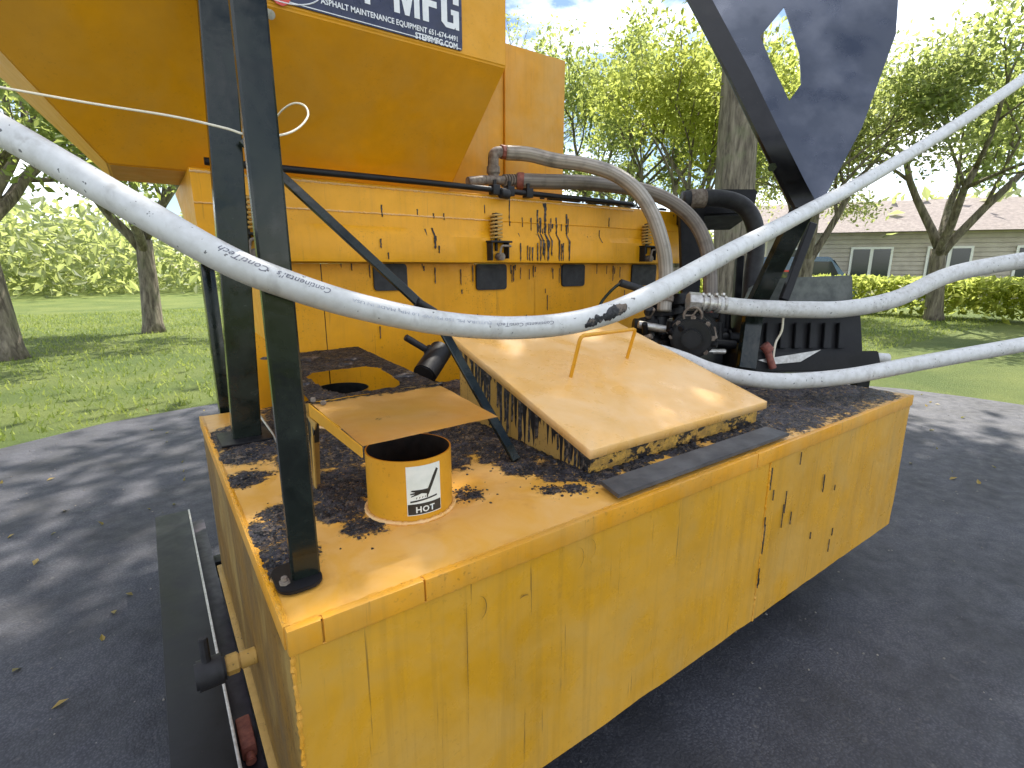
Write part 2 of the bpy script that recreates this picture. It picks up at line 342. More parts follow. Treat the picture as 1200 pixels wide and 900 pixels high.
# ------------------------------------------------------------------ trees
def quads(name, C3, size, mat, parent, tint, flat=.5, elong=1.5, stuff=True):
    n = len(C3); u = rng.normal(size=(n, 3)); u /= np.linalg.norm(u, axis=1)[:, None]
    nn = rng.normal(size=(n, 3)); nn[:, 2] += flat*2; t = np.cross(u, nn); t /= np.linalg.norm(t, axis=1)[:, None]
    s = (size*rng.uniform(.6, 1.35, n))[:, None]; bend = np.cross(t, u)*s*.18
    V = np.stack([C3-u*s*elong*.5, C3+t*s*.38+bend, C3+u*s*elong*.5, C3-t*s*.38+bend], 1)
    me = bpy.data.meshes.new(name); me.from_pydata(V.reshape(-1, 3).tolist(), [], np.arange(n*4).reshape(-1, 4).tolist())
    at = me.attributes.new('tint', 'FLOAT', 'FACE'); at.data.foreach_set('value', tint.astype(np.float32))
    o = fin_mesh(name, me, mat, parent)
    if stuff: o['kind'] = 'stuff'
    return o
def grow(bm, p, d, r, length, lvl, tips, R, spread=.55, zmin=None, rk=.62):
    n = 5; pts = [p]; rs = [r]; dd = d.copy()
    for i in range(n):
        dd = (dd + Vector((R.uniform(-1, 1), R.uniform(-1, 1), R.uniform(-.5, .8)))*.16).normalized(); pts.append(pts[-1]+dd*(length/n)); rs.append(r*(1-(1-rk)*(i+1)/n))
    tube(bm, pts, r, 10 if lvl > 2 else 6, True, rs)
    if lvl <= 1: tips.extend(pts[2:])
    if lvl == 0: return
    k = 3 if lvl > 1 else 4
    for j in range(k):
        i = n if j == 0 else R.randint(2, n); s, t, _ = frame_of(dd); a = R.uniform(0, 2*math.pi)
        nd = (dd + (s*math.cos(a)+t*math.sin(a))*R.uniform(spread*.6, spread*1.5)).normalized()
        grow(bm, pts[i], nd, rs[i]*(.8 if j == 0 else .6), length*R.uniform(.62, .85), lvl-1, tips, R, spread, zmin, rk)
def tree(name, base, label, cat, group, h_trunk, r, length, lvl, nleaf, lsize, mat, seed, cl=.55, spread=.55, lean=(0, 0), filt=None, extra=None, ntr=1):
    R = random.Random(seed); rt = root(name, label, cat, base, group); bm = B(); tips = []
    base = Vector(base)
    for t in range(ntr):
        d = Vector((lean[0]+R.uniform(-.12, .12), lean[1]+R.uniform(-.12, .12), 1)).normalized(); n = 7; pts = [base-Vector((0, 0, .1))]; rs = [r*1.35]
        for i in range(n): pts.append(pts[-1]+(d+Vector((R.uniform(-1, 1), R.uniform(-1, 1), 0))*.03).normalized()*(h_trunk+.1)/n); rs.append(r*(1.05-.25*(i+1)/n))
        tube(bm, pts, r, 16, True, rs)
        for k in range(4 if lvl > 2 else 3):
            a = 2*math.pi*(k+R.uniform(-.3, .3))/4; i = n if k < 2 else n-1
            grow(bm, pts[i], Vector((math.cos(a)*.55, math.sin(a)*.55, 1)).normalized(), r*.55, length, lvl-1, tips, R, spread)
    obj('trunk', bm, M['bark'], rt, None, True)
    T = np.array([tuple(t) for t in tips])
    if filt is not None: T = T[filt(T)]
    if extra is not None: T = np.vstack([T, extra])
    cc = T[rng.integers(0, len(T), nleaf)]; dens = rng.normal(size=(nleaf, 3))*cl*np.array([1, 1, .7]); C3 = cc+dens
    if filt is not None: C3 = C3[filt(C3)]
    idt = (np.sin(C3[:, 0]*1.7)+np.cos(C3[:, 1]*1.9+C3[:, 2]))*.25+.5; tint = np.clip(idt*.6+rng.uniform(0, .5, len(C3)), 0, 1)
    quads('crown', C3, lsize, mat, rt, tint); return rt
M['bark'] = m_bark(); M['leafa'] = m_leaf('leaf_green', (.05, .09, .025), (.12, .17, .04), .55); M['leafb'] = m_leaf('leaf_yellow_green', (.18, .22, .03), (.32, .33, .04), .65)
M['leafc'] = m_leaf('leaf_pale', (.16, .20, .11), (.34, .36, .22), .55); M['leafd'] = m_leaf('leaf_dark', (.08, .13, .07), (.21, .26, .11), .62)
def above_frame(T):          # keep the shade crown clear of the space under it, as the real one is
    d = np.hypot(T[:, 0], T[:, 1]); return (T[:, 2] > 3.2+.62*d)
tree('shade_tree', (9.1, 5.6, -.05), 'thick grey-brown trunk directly behind the black reservoir, its high crown shading the machine', 'tree', None, 7.2, .36, 3.6, 5, 12000, .20, M['leafa'], 3, cl=.95, spread=.75, filt=above_frame)
def FX(px, d, z=-.03): # ground point under a pixel column at horizontal distance d
    v = ray(px, 450); v.z = 0; v.normalize(); p = v*d; return (p.x, p.y, z)
G = 'leafy trees on the lawn behind the machine'
tree('leafy_tree', FX(712, 17), 'green leafy tree with forking dark limbs just right of the yellow bin', 'tree', G, 2.6, .20, 2.3, 4, 17000, .095, M['leafd'], 11, cl=.24, spread=.5)
tree('leafy_tree', FX(775, 15), 'leafy tree with slanting limbs left of the thick trunk', 'tree', G, 1.9, .17, 2.3, 4, 10500, .095, M['leafd'], 23, cl=.24, spread=.55, lean=(.1, -.1))
tree('leafy_tree', FX(800, 12.5), 'bright yellow-green sunlit tree whose leaves touch the left edge of the thick trunk', 'tree', G, 2.9, .10, 1.5, 3, 8500, .085, M['leafb'], 31, cl=.28, spread=.6)
tree('leafy_tree', FX(925, 19), 'pale leafy tree seen through the cutout of the black plate', 'tree', G, 2.0, .22, 2.6, 4, 15000, .11, M['leafc'], 41, cl=.32, spread=.6)
tree('leafy_tree', FX(1080, 21), 'broad green tree at the right beyond the hoses', 'tree', G, 2.2, .24, 2.8, 4, 15000, .12, M['leafd'], 43, cl=.32, spread=.6)
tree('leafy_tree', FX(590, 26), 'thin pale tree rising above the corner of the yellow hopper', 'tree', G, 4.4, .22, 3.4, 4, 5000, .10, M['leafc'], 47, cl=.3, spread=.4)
tree('leafy_tree', FX(190, 16), 'green tree at the left beyond the black posts', 'tree', G, 2.3, .22, 2.6, 4, 15000, .11, M['leafa'], 53, cl=.3, spread=.6)
tree('leafy_tree', FX(20, 13), 'dense green tree at the far left edge of the lawn', 'tree', G, 2.2, .22, 2.3, 4, 14000, .10, M['leafd'], 59, cl=.3, spread=.6)
# a far wood reads as one pale mass
P_ = []
for i in range(260):
    pxx = rng.uniform(-350, 1500); d = rng.uniform(38, 60); x, y, _ = FX(pxx, d); hgt = 4.5+3.0*abs(fbm(pxx*.01, 3.3))+rng.uniform(-1, 1)
    P_.append((x, y, hgt))
P_ = np.array(P_); cc = P_[rng.integers(0, len(P_), 42000)]; C3 = cc*np.array([1, 1, 0])+rng.normal(size=(42000, 3))*np.array([2.4, 2.4, 0]); C3[:, 2] = np.abs(rng.beta(1.2, 1.3, 42000))*cc[:, 2]
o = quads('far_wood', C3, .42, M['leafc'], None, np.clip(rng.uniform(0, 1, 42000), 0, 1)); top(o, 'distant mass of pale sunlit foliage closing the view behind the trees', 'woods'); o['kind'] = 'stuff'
C3 = []; 
for i in range(420):
    a = rng.uniform(0, 2*np.pi); d = 6.9*math.sqrt(rng.uniform(.1, 1)); C3.append((1.6+d*math.cos(a), .4+d*math.sin(a), .006))
M['dry'] = m_leaf('dry_leaf', (.16, .12, .03), (.32, .22, .06), .2)
o = quads('fallen_leaves', np.array(C3), .035, M['dry'], None, rng.uniform(0, 1, 420), flat=6); top(o, 'small fallen leaves lying on the asphalt round the trailer', 'leaves'); o['kind'] = 'stuff'
# hedge in front of the house
C3 = []
for i in range(9000):
    t = rng.uniform(0, 1); a = FX(700+t*640, 24-3*t, 0); C3.append((a[0]+rng.normal()*.5, a[1]+rng.normal()*.5, 1.25*math.sqrt(rng.uniform(0, 1))))
o = quads('hedge', np.array(C3), .16, M['leafb'], None, rng.uniform(0, 1, 9000)); top(o, 'low bright hedge in front of the pale house', 'hedge'); o['kind'] = 'stuff'

# ------------------------------------------------------------------ house
def house():
    b = Vector(FX(985, 30, 0)); rt = root('house', 'pale house with low grey roof and white framed windows at the far right', 'house', b)
    M['siding'] = m_plain('pale_siding', (.42, .37, .33), (.52, .47, .42), .7, scale=2); M['roof'] = m_plain('grey_brown_roof', (.17, .14, .13), (.26, .22, .20), .85, scale=6, bump=.7, bs=30, bd=.02)
    M['whitep'] = m_plain('white_trim', (.72, .72, .70), (.8, .8, .78), .5); q = NB('window_glass'); M['glass'] = q.fin((.03, .04, .05), .08, None, None)
    ux = Vector((math.sin(AZ-.35), -math.cos(AZ-.35), 0)); uy = Vector((-ux.y, ux.x, 0))
    def W(u, v, z): return b+ux*u+uy*v+Vector((0, 0, z))
    bm = B(); prism(bm, [W(-4, 0, -.1), W(9, 0, -.1), W(9, 7, -.1), W(-4, 7, -.1)], (0, 0, 3.3)); obj('wall', bm, M['siding'], rt, None, False)
    me = None
    for k in range(16):
        bm = B(); z = .05+k*.2; prism(bm, [W(-4.02, -.02, z), W(9.02, -.02, z), W(9.02, -.05, z), W(-4.02, -.05, z)], (0, 0, .17)); obj('siding_board', bm, M['siding'], rt, None, False)
    bm = B(); prism(bm, [W(-4.6, -.7, 3.15), W(-4.6, 7.7, 3.15), W(-4.6, 3.5, 4.9)], ux*14.2); obj('roof', bm, M['roof'], rt, None, False)
    for u in (-3.4, -.4, 2.6, 5.8):
        bm = B(); prism(bm, [W(u, -.06, .9), W(u+1.7, -.06, .9), W(u+1.7, -.06, 2.5), W(u, -.06, 2.5)], uy*-.06); f = obj('window', bm, M['whitep'], rt, None, False)
        for a in (.1, .92):
            bm = B(); prism(bm, [W(u+a, -.125, 1.0), W(u+a+.68, -.125, 1.0), W(u+a+.68, -.125, 2.4), W(u+a, -.125, 2.4)], uy*-.012); obj('pane', bm, M['glass'], f, None, False)
house()
# ------------------------------------------------------------------ parked cars, far off
def car(px, d, yaw, label, body, van=False):
    b = Vector(FX(px, d, -.03)); rt = root('parked_van' if van else 'parked_car', label, 'van' if van else 'car', b)
    fx = Vector((math.cos(yaw), math.sin(yaw), 0)); fy = Vector((-fx.y, fx.x, 0))
    def W(u, v, z): return b+fx*u+fy*v+Vector((0, 0, z))
    prof = [(-2.2, .35), (-2.25, .8), (-2.1, 1.0), (-1.2, 1.1), (1.0, 1.1), (2.1, .95), (2.25, .7), (2.2, .35)] if not van else [(-2.4, .35), (-2.45, 1.1), (-2.4, 1.9), (-2.2, 2.05), (1.1, 2.05), (1.25, 1.95), (1.75, 1.25), (2.4, 1.1), (2.5, .7), (2.45, .35)]
    bm = B(); prism(bm, [W(u, -.88, z) for u, z in prof], fy*1.76, .05); obj('body', bm, body, rt)
    if not van:
        bm = B(); prism(bm, [W(u, -.74, z) for u, z in [(-1.7, 1.08), (-1.0, 1.5), (.3, 1.52), (1.15, 1.08)]], fy*1.48, .05); c = obj('cabin', bm, body, rt)
        for s in (-.75, .75):
            bm = B(); prism(bm, [W(u, s-.01, z) for u, z in [(-1.45, 1.12), (-.9, 1.43), (.25, 1.45), (.9, 1.12)]], fy*.02); obj('side_window', bm, M['glass'], c)
        bm = B(); prism(bm, [W(1.14, -.65, 1.13), W(1.14, .65, 1.13), W(.40, .6, 1.49), W(.40, -.6, 1.49)], fx*.03); obj('windshield', bm, M['glass'], c)
    else:
        bm = B(); prism(bm, [W(1.74, -.75, 1.30), W(1.74, .75, 1.30), W(1.30, .7, 1.92), W(1.30, -.7, 1.92)], fx*.03); obj('windshield', bm, M['glass'], rt)
        for s in (-.89, .87):
            bm = B(); prism(bm, [W(.3, s, 1.25), W(1.55, s, 1.25), W(1.2, s, 1.85), W(.3, s, 1.85)], fy*.02); obj('side_window', bm, M['glass'], rt)
    for u in (-1.45, 1.45):
        for s in (-.9, .7):
            bm = B(); cyl(bm, W(u, s, .34), W(u, s+.2, .34), .34, n=20, bev=.03); wh = obj('wheel', bm, M['rubber'], rt)
            bm = B(); y = s-.012 if s < 0 else s+.2; cyl(bm, W(u, y, .34), W(u, y+.014, .34), .2, n=16); obj('rim', bm, M['alu'], wh)
    for s in (-.6, .45):
        bm = B(); xx = 2.24 if not van else 2.47; prism(bm, [W(xx, s, .66), W(xx, s+.18, .66), W(xx, s+.18, .8), W(xx, s, .8)], fx*.02); obj('headlight', bm, M['alu'], rt)
M['redcar'] = m_plain('red_car_paint', (.45, .02, .015), (.5, .03, .02), .2); M['bluecar'] = m_plain('blue_grey_van_paint', (.10, .17, .30), (.14, .22, .36), .25)
car(880, 22, AZ+2.2, 'red car parked on the far lawn behind the black bar', M['redcar'])
car(916, 27, AZ-1.9, 'blue van parked far off at the right between black bars', M['bluecar'], True)

# ================================================================== THE MACHINE
AP = root('asphalt_patcher', 'yellow asphalt patcher trailer with tank, hopper, black posts and tar stains standing on the asphalt', 'trailer', (1.6, 1.6, 0))
X0, X1, YF, YB, ZT = .128, 3.02, .856, 2.46, 1.0

# ---- soot field on the tank top (world xy)
blobs = [(.30, 2.06, .19, 1.), (.22, 1.85, .10, 1.), (.17, 1.62, .07, .8), (.155, 1.24, .065, 1.), (.17, 1.10, .075, 1.), (.21, 1.33, .06, .7), (.50, 1.75, .22, 1.), (.40, 1.42, .13, 1.), (.345, 1.27, .075, 1.), (.37, 1.14, .06, .7),
         (.70, 1.85, .25, 1.), (.88, 1.60, .19, 1.), (.95, 1.35, .12, 1.), (.90, 1.22, .07, .9), (.99, 1.13, .09, 1.), (.72, 1.42, .11, .8), (1.05, 1.02, .06, .9), (.93, 1.0, .04, .6), (.87, 1.04, .05, .45), (.665, 1.15, .06, .45), (1.2, .985, .07, .9),
         (1.45, 1.0, .08, 1.), (1.7, 1.0, .09, 1.), (1.9, 1.0, .10, 1.), (2.1, 1.1, .22, 1.), (2.4, 1.2, .33, 1.), (2.7, 1.4, .5, 1.), (2.8, 2.0, .6, 1.), (2.85, 1.05, .2, .8), (1.6, 2.3, .4, 1.), (2.3, 2.2, .4, 1.), (1.1, 2.3, .3, 1.), (.6, 2.3, .25, 1.)]
BL = np.array(blobs)
def soot(x, y):
    d = np.hypot(BL[:, 0]-x, BL[:, 1]-y)/BL[:, 2]; s = float(np.max(BL[:, 3]*np.clip(1.45-d, 0, 1)))
    return s
def grid(name, x0, x1, y0, y1, nx, ny, f, mat, parent):
    xs = np.linspace(x0, x1, nx); ys = np.linspace(y0, y1, ny); V = []; S = []
    for yy in ys:
        for xx in xs: z, s = f(xx, yy); V.append((xx, yy, z)); S.append(s)
    I = np.arange(nx*ny).reshape(ny, nx); F = np.stack([I[:-1, :-1], I[:-1, 1:], I[1:, 1:], I[1:, :-1]], -1).reshape(-1, 4)
    me = bpy.data.meshes.new(name); me.from_pydata(V, [], F.tolist()); at = me.attributes.new('soot', 'FLOAT', 'POINT'); at.data.foreach_set('value', np.array(S, dtype=np.float32))
    return fin_mesh(name, me, mat, parent, None, True)
def sooty_paint(name, base, dustcol, dust=.6, gain=1.0):
    q = NB(name); at = q.n('Attribute', attribute_name='soot'); s = at.outputs['Fac']
    c = q.mix(q.ramp(q.noise(2.5, 5, .6), .3, .7), tuple(v*.86 for v in base), base)
    c = q.mix(q.ramp(q.noise(6, 6, .65, dist=.7), .4, .65, 0, dust), c, dustcol)
    c = q.mix(q.ramp(q.noise(11, 4, .6), .58, .75, 0, .4), c, (.50, .20, .05))
    n = q.noise(26, 9, .82); m = q.math('ADD', s, q.math('MULTIPLY', q.math('SUBTRACT', n, .5), 2.1))
    k = q.ramp(m, .40, .47); edge_ = q.math('MULTIPLY', q.ramp(m, .28, .42), .5)
    c = q.mix(edge_, c, (.20, .12, .04))
    tar = q.mix(q.ramp(q.noise(70, 6, .8), .44, .60), (.006, .006, .008), (.075, .072, .095)); tar = q.mix(q.ramp(q.noise(9, 5, .7), .45, .7, 0, .7), tar, (.030, .028, .036))
    tar = q.mix(q.ramp(q.noise(13, 5, .65, dist=.5), .52, .60, 0, .75), tar, (.105, .10, .125))
    tar = q.mix(q.math('MULTIPLY', q.ramp(q.noise(42, 5, .7, dist=.8), .53, .58), q.ramp(q.noise(8, 4), .44, .58, .15, 1.)), tar, (.30, .225, .16)); tar = q.mix(q.ramp(q.noise(80, 4, .6), .60, .64), tar, (.50, .30, .09))
    c = q.mix(k, c, tar); rgh = q.ramp(q.noise(60, 4, .6), .35, .6, .16, .7); rm = q.n('Mix'); q.put(rm.inputs[0], k); rm.inputs[2].default_value = .34; q.link(rgh, rm.inputs[3]); r = rm.outputs[0]
    nb = q.bump(q.noise(240, 2), .1, .0006); nb = q.bump(q.math('MULTIPLY', k, q.noise(70, 6, .75)), 1., .030, nb)
    # small spatter
    sp = q.math('MULTIPLY', q.ramp(q.noise(120, 2, .5), .72, .75), q.ramp(s, .02, .25)); c = q.mix(sp, c, TARC)
    return q.fin(c, r, None, nb)
M['tanktop'] = sooty_paint('sooty_tank_top', (.78, .40, .06), (.78, .48, .19))  # peach tone: dust, plus sky reflection mixed into the colours
M['shield'] = sooty_paint('sooty_shield', (.76, .42, .09), (.78, .50, .22))
def ftop(x, y):
    s = soot(x, y); d = 0
    if s > .15: d = max(0, fbm(x*22, y*22, 0, 4)*.5+.35)*.010*min(1, s*1.2)+max(0, fbm(x*70, y*70, 2, 3))*.006*s
    return ZT+.001*fbm(x*3, y*3, 7, 2)+d, s
grid('tank_top', X0, 2.02, YF, YB, 330, 300, ftop, M['tanktop'], AP)['label'] = 'yellow tank top with black tar crust around the flues and hatch'
grid('tank_top', 2.02, X1, YF, YB, 90, 110, ftop, M['tanktop'], AP)
# tank shell: front, left, right, bottom as one folded sheet
bm = B()
ZB = .31
pts = []
nx = 60
for j in range(12):
    z = ZB+(ZT-.004-ZB)*j/11
    pts.append([bm.verts.new((X0+(X1-X0)*i/nx, YF+.003*fbm(i*.22, z*3, 4, 2)+.0022*fbm(i*.6, z*7, 8, 2), z)) for i in range(nx+1)])
for j in range(11):
    for i in range(nx): bm.faces.new((pts[j][i], pts[j][i+1], pts[j+1][i+1], pts[j+1][i]))
obj('tank_front', bm, M['front'], AP, 'long yellow tank side with streaks and weld lines', True)
M['endp'] = paint('dirty_shaded_end_yellow', (.22, .11, .012), .16, dust=.7, streak=.75, rough=.42, speck=1., dustcol=(.11, .075, .035))  # dirt, with shade also darkened into the base colour
bm = B(); box(bm, X0-.001, X0+.006, YF+.004, YB, ZB, ZT-.005, .0015); obj('tank_end_panel', bm, M['endp'], AP, 'dirty brown-yellow end of the tank, shade in its colour')
bm = B(); box(bm, X1-.006, X1+.001, YF+.004, YB, ZB, ZT-.005, .0015); obj('tank_end_panel', bm, M['front'], AP)
bm = B(); box(bm, X0, X1, YF+.004, YB, ZB-.006, ZB, 0); obj('tank_floor', bm, M['black2'], AP)
# top edge strips (welded flat bars) along the front, with rounded upper edge
segs = [(X0-.004, .183), (.186, .385), (.388, 1.62), (1.623, X1+.004)]
for a, b in segs:
    bm = B(); box(bm, a, b, YF-.007, YF+.012, ZT-.048, ZT+.003, .0035); obj('edge_strip', bm, M['tank'], AP)
bm = B(); box(bm, X0-.007, X0+.008, YF+.013, YB, ZT-.046, ZT+.0025, .003); obj('edge_strip', bm, M['tank'], AP)
# weld beads: front corner, under strip, vertical joints
def bead(p0, p1, r=.003, n=None, seed=0, mat='tank'):
    p0, p1 = Vector(p0), Vector(p1); ln = (p1-p0).length; n = n or max(6, int(ln/.006)); R = random.Random(seed); pts = []; rs = []
    for i in range(n+1):
        pts.append(p0.lerp(p1, i/n)+Vector((R.uniform(-1, 1), R.uniform(-1, 1), R.uniform(-1, 1)))*r*.3); rs.append(r*R.uniform(.6, 1.3))
    bm = B(); tube(bm, pts, r, 6, True, rs); return obj('weld_bead', bm, M[mat], AP)
bead((X0+.002, YF, ZB), (X0+.002, YF, ZT-.05), .0045, seed=1)
bead((X0, YF-.002, ZT-.049), (X1, YF-.002, ZT-.049), .002, seed=2)
bead((1.72, YF-.001, ZB), (1.72, YF-.001, ZT-.05), .004, seed=3)
bead((X0+.01, YF+.012, ZT+.001), (1.9, YF+.012, ZT+.001), .0025, n=240, seed=4)
bead((X0, YF+.02, ZT+.001), (X0, 2.3, ZT+.001), .004, seed=6)
# bottom lip of the left end + trailer frame channel under it
bm = B(); box(bm, X0-.02, X0+.012, YF+.02, YB, ZB-.02, ZB-.007, .003); obj('bottom_lip', bm, M['curb'], AP)
bm = B(); box(bm, -.11, .048, .86, 3.2, .14, .292, .004)
obj('frame_rail', bm, M['black2'], AP, 'dark steel frame rail under the left end of the tank')
bm = B(); box(bm, .0485, .110, .87, 3.2, .20, .215, .002); obj('frame_web', bm, M['purple'], AP)
bm = B(); box(bm, .0415, .050, .865, 3.19, .2925, .297, .001); obj('frame_edge', bm, M['alu'], AP)
bm = B(); box(bm, .056, .098, 1.43, 1.56, .216, .262, .010); cyl(bm, (.077, 1.40, .235), (.077, 1.43, .235), .014, n=14, bev=.003); obj('clearance_light', bm, M['redrust'], AP, 'dull red clearance light on the dark frame')
for yy in (2.8,):
    bm = B(); box(bm, -.05, 3.4, yy, yy+.08, .05, .139, .004); obj('frame_cross_member', bm, M['black2'], AP)
# lower drain valve: yellow nipple with black cap on the left end
p = Vector((X0, 1.43, .55)); bm = B(); cyl(bm, p, p+Vector((-.045, 0, 0)), .023, n=20, bev=.003); cyl(bm, p+Vector((-.045, 0, 0)), p+Vector((-.078, 0, 0)), .028, n=8, bev=.003)
vv = obj('drain_nipple', bm, M['curb'], AP, 'yellow pipe nipple on the left end of the tank')
bm = B(); cyl(bm, p+Vector((-.079, 0, 0)), p+Vector((-.15, 0, 0)), .040, n=22, bev=.006); cyl(bm, p+Vector((-.12, 0, 0)), p+Vector((-.12, 0, .11)), .012, n=10, bev=.002); obj('cap', bm, M['rubber'], vv)

def arc(cx, cz, rx, rz, a0, a1, w_, n=16):
    global bm
    for i in range(n):
        t0, t1 = math.radians(a0+(a1-a0)*i/n), math.radians(a0+(a1-a0)*(i+1)/n); ww = w_*math.sin(math.pi*(i+.5)/n)+.0002
        bm.faces.new([bm.verts.new((cx+(rx+d_)*math.cos(t), YF-.0052, cz+(rz+d_)*math.sin(t))) for t, d_ in ((t0, 0), (t1, 0), (t1, ww), (t0, ww))])
bm = B(); k1 = PY(560, 712, YF); arc(k1.x, k1.z, .018, .030, -80, 75, .0022); k2 = PY(672, 655, YF); arc(k2.x, k2.z, .03, .035, -70, 60, .0014); arc(k2.x+.05, k2.z+.01, .02, .03, -60, 80, .0012)
k3 = PY(613, 699, YF); arc(k3.x, k3.z, .012, .004, 10, 170, .003); k4 = PY(545, 700, YF)
for i in range(24):
    z0, z1 = k4.z-.012*i, k4.z-.012*(i+1); xw = .0011*math.sin(math.pi*(i+.5)/24); bm.faces.new([bm.verts.new(q_) for q_ in ((k4.x-xw, YF-.0052, z0), (k4.x+xw, YF-.0052, z0), (k4.x+xw-.0004*i*.1, YF-.0052, z1), (k4.x-xw, YF-.0052, z1))])
o = obj('scuff_mark', bm, M['scuff'], AP, 'thin dark scuffs and scribbles on the tank side', False); o['kind'] = 'stuff'

# ---- posts
def post(p_base, p_top, wx, wy, name, label):
    bm = B(); obox(bm, p_base, p_top, wx, wy, Vector((1, 0, 0)), .004); return obj(name, bm, M['black'], AP, label)
p1 = post((.193, .995, 1.007), (.193, .995, 3.2), .054, .022, 'support_post', 'glossy black post standing on the front left tank corner')
bm = B(); pts = [Vector((x, y, 1.0045)) for x, y in rrect(.135, .221, .950, 1.062, .030)]; prism(bm, pts, (0, 0, .008), .0015); bp = obj('base_plate', bm, M['black2'], p1, 'rounded black base plate of the front post')
bm = B(); cyl(bm, (.151, .985, 1.0128), (.151, .985, 1.020), .0105, n=6, bev=.001); cyl(bm, (.151, .985, 1.020), (.151, .985, 1.028), .006, n=12, bev=.001); obj('bolt', bm, M['rust'], p1)
pb = Vector((.240, 2.03, 1.007)); q2 = AT(266, -60, 2.0); q2.y = 2.0
q2 = Vector((.240+.09, 2.03, 3.2))
p2 = post(pb, q2, .095, .05, 'support_post', 'black post at the left rear of the tank behind the white hose')
bm = B(); box(bm, .15, .33, 1.95, 2.12, 1.0045, 1.013, .002); obj('base_plate', bm, M['black2'], p2)
# bent stay bar
pA = PY(284, 164, 1.98); pK = PY(507, 373, 1.62); pE = Vector((.913, 1.2655, 1.008)); pM = PY(494, 358, 1.66)
bm = B(); obox(bm, pA, pM, .030, .018, Vector((0, .4, 1)), .002); obj('stay_bar', bm, M['black'], AP, 'black diagonal brace from the rear post to behind the white hose')
bm = B(); obox(bm, pM+Vector((.03, -.02, -.02)), pE, .030, .016, Vector((1, 0, .3)), .002); obj('stay_bar', bm, M['black'], AP, 'black leg of the brace standing on the tank beside the hatch')
bm = B(); cyl(bm, pM+Vector((-.02, 0, .012)), pM+Vector((.05, 0, -.03)), .018, n=14, bev=.002); obj('pivot_bolt', bm, M['black2'], AP)
# thin rod by the post foot
bm = B(); tube(bm, catmull([PZ(296, 470, 1.06), PZ(305, 487, 1.03), PZ(318, 506, 1.012), PZ(331, 530, 1.008)], 6), .0045, 8); obj('thin_rod', bm, M['alu'], AP)

# ---- flues + heat shield
def flue(cx, cy, r, zt, label, name='flue_pipe'):
    bm = B(); n = 64; prof = [(r-.004, .90), (r-.004, zt), (r, zt), (r, ZT+.004), (r+.006, ZT+.0015), (r+.009, ZT-.002)]; rings = []
    for rr, z in prof: rings.append([bm.verts.new((cx+rr*math.cos(2*math.pi*i/n), cy+rr*math.sin(2*math.pi*i/n), z)) for i in range(n)])
    for k in range(len(rings)-1):
        for i in range(n):
            f = bm.faces.new((rings[k][i], rings[k][(i+1) % n], rings[k+1][(i+1) % n], rings[k+1][i])); f.material_index = 1 if k == 0 else 0
    f = bm.faces.new(rings[0]); f.material_index = 1
    o = obj(name, bm, [M['pipe'], M['sooty']], AP, label, 'auto')
    R = random.Random(5); pts = []; rs = []
    for i in range(151): a = 2*math.pi*i/150; pts.append((cx+(r+.004)*math.cos(a), cy+(r+.004)*math.sin(a), ZT+.004+R.uniform(-.001, .001))); rs.append(.0055*R.uniform(.7, 1.25))
    bm = B(); tube(bm, pts, .005, 6, False, rs); obj('weld_ring', bm, M['lid'], o); return o
FX_, FY_, FR = .509, 1.186, .110
fl = flue(FX_, FY_, FR, 1.163, 'short wide yellow flue pipe with a HOT warning sticker under the shield')
flue(.60, 2.04, .108, 1.14, 'rear flue pipe with black mouth under the shield cutout')
# sticker wrapped on the pipe. Left/right edges by angle
def ang(px, py, z0=1.06):
    best = None
    for k in range(0, 3600):
        a = math.radians(180+k*.05); p = Vector((FX_+FR*math.cos(a), FY_+FR*math.sin(a), z0)); d = p-CAM; wq = d.dot(FW); x = 600+600*d.dot(RT)/wq
        if best is None or abs(x-px) < best[0]: best = (abs(x-px), a)
    return best[1]
aL, aR = ang(477, 575), ang(516, 570); aM = (aL+aR)/2
def zat(px, py, a):
    x = FX_+FR*math.cos(a); y = FY_+FR*math.sin(a); d = ray(px, py); t = math.hypot(x, y)/math.hypot(d.x, d.y); return 1.62+d.z*t
zs0, zs1 = zat(496, 602, aM), zat(496, 545, aM); SW, SH = (aR-aL)*FR, zs1-zs0
def wrap(me, u0, v0, dr):      # flat sticker coordinates (m from lower left) -> pipe surface
    a = arr(me); th = aL+(a[:, 0]+u0)/FR; rr = FR+dr; setarr(me, np.c_[FX_+rr*np.cos(th), FY_+rr*np.sin(th), zs0+v0+a[:, 1]])
def polyme(polys):
    bm = B()
    for pl in polys: bm.faces.new([bm.verts.new((x, y, 0)) for x, y in pl])
    bm.normal_update(); bmesh.ops.triangulate(bm, faces=bm.faces[:])
    x_ = .0015
    while x_ < .08: bmesh.ops.bisect_plane(bm, geom=bm.verts[:]+bm.edges[:]+bm.faces[:], plane_co=(x_, 0, 0), plane_no=(1, 0, 0)); x_ += .003
    me = bpy.data.meshes.new('p'); bm.to_mesh(me); bm.free(); return me
def strips(x0, x1, y0, y1, n=14):
    return [[(x0+(x1-x0)*i/n, y0), (x0+(x1-x0)*(i+1)/n, y0), (x0+(x1-x0)*(i+1)/n, y1), (x0+(x1-x0)*i/n, y1)] for i in range(n)]
me = polyme(strips(0, SW, 0, SH)); wrap(me, 0, 0, .0006); st = fin_mesh('hot_sticker', me, M['stickw'], fl, 'white and black HOT warning sticker with hand symbol')
me = polyme(strips(.0015*1, SW-.0015, .002, SH*.235)); wrap(me, 0, 0, .0010); o = fin_mesh('sticker_band', me, M['stickb'], AP); 
bb = o
def tri(pl): return pl
s_ = SW/29.; 
def SP(pts): return [(x*s_, y*s_) for x, y in pts]   # sticker drawing in a 29 wide space, origin lower left
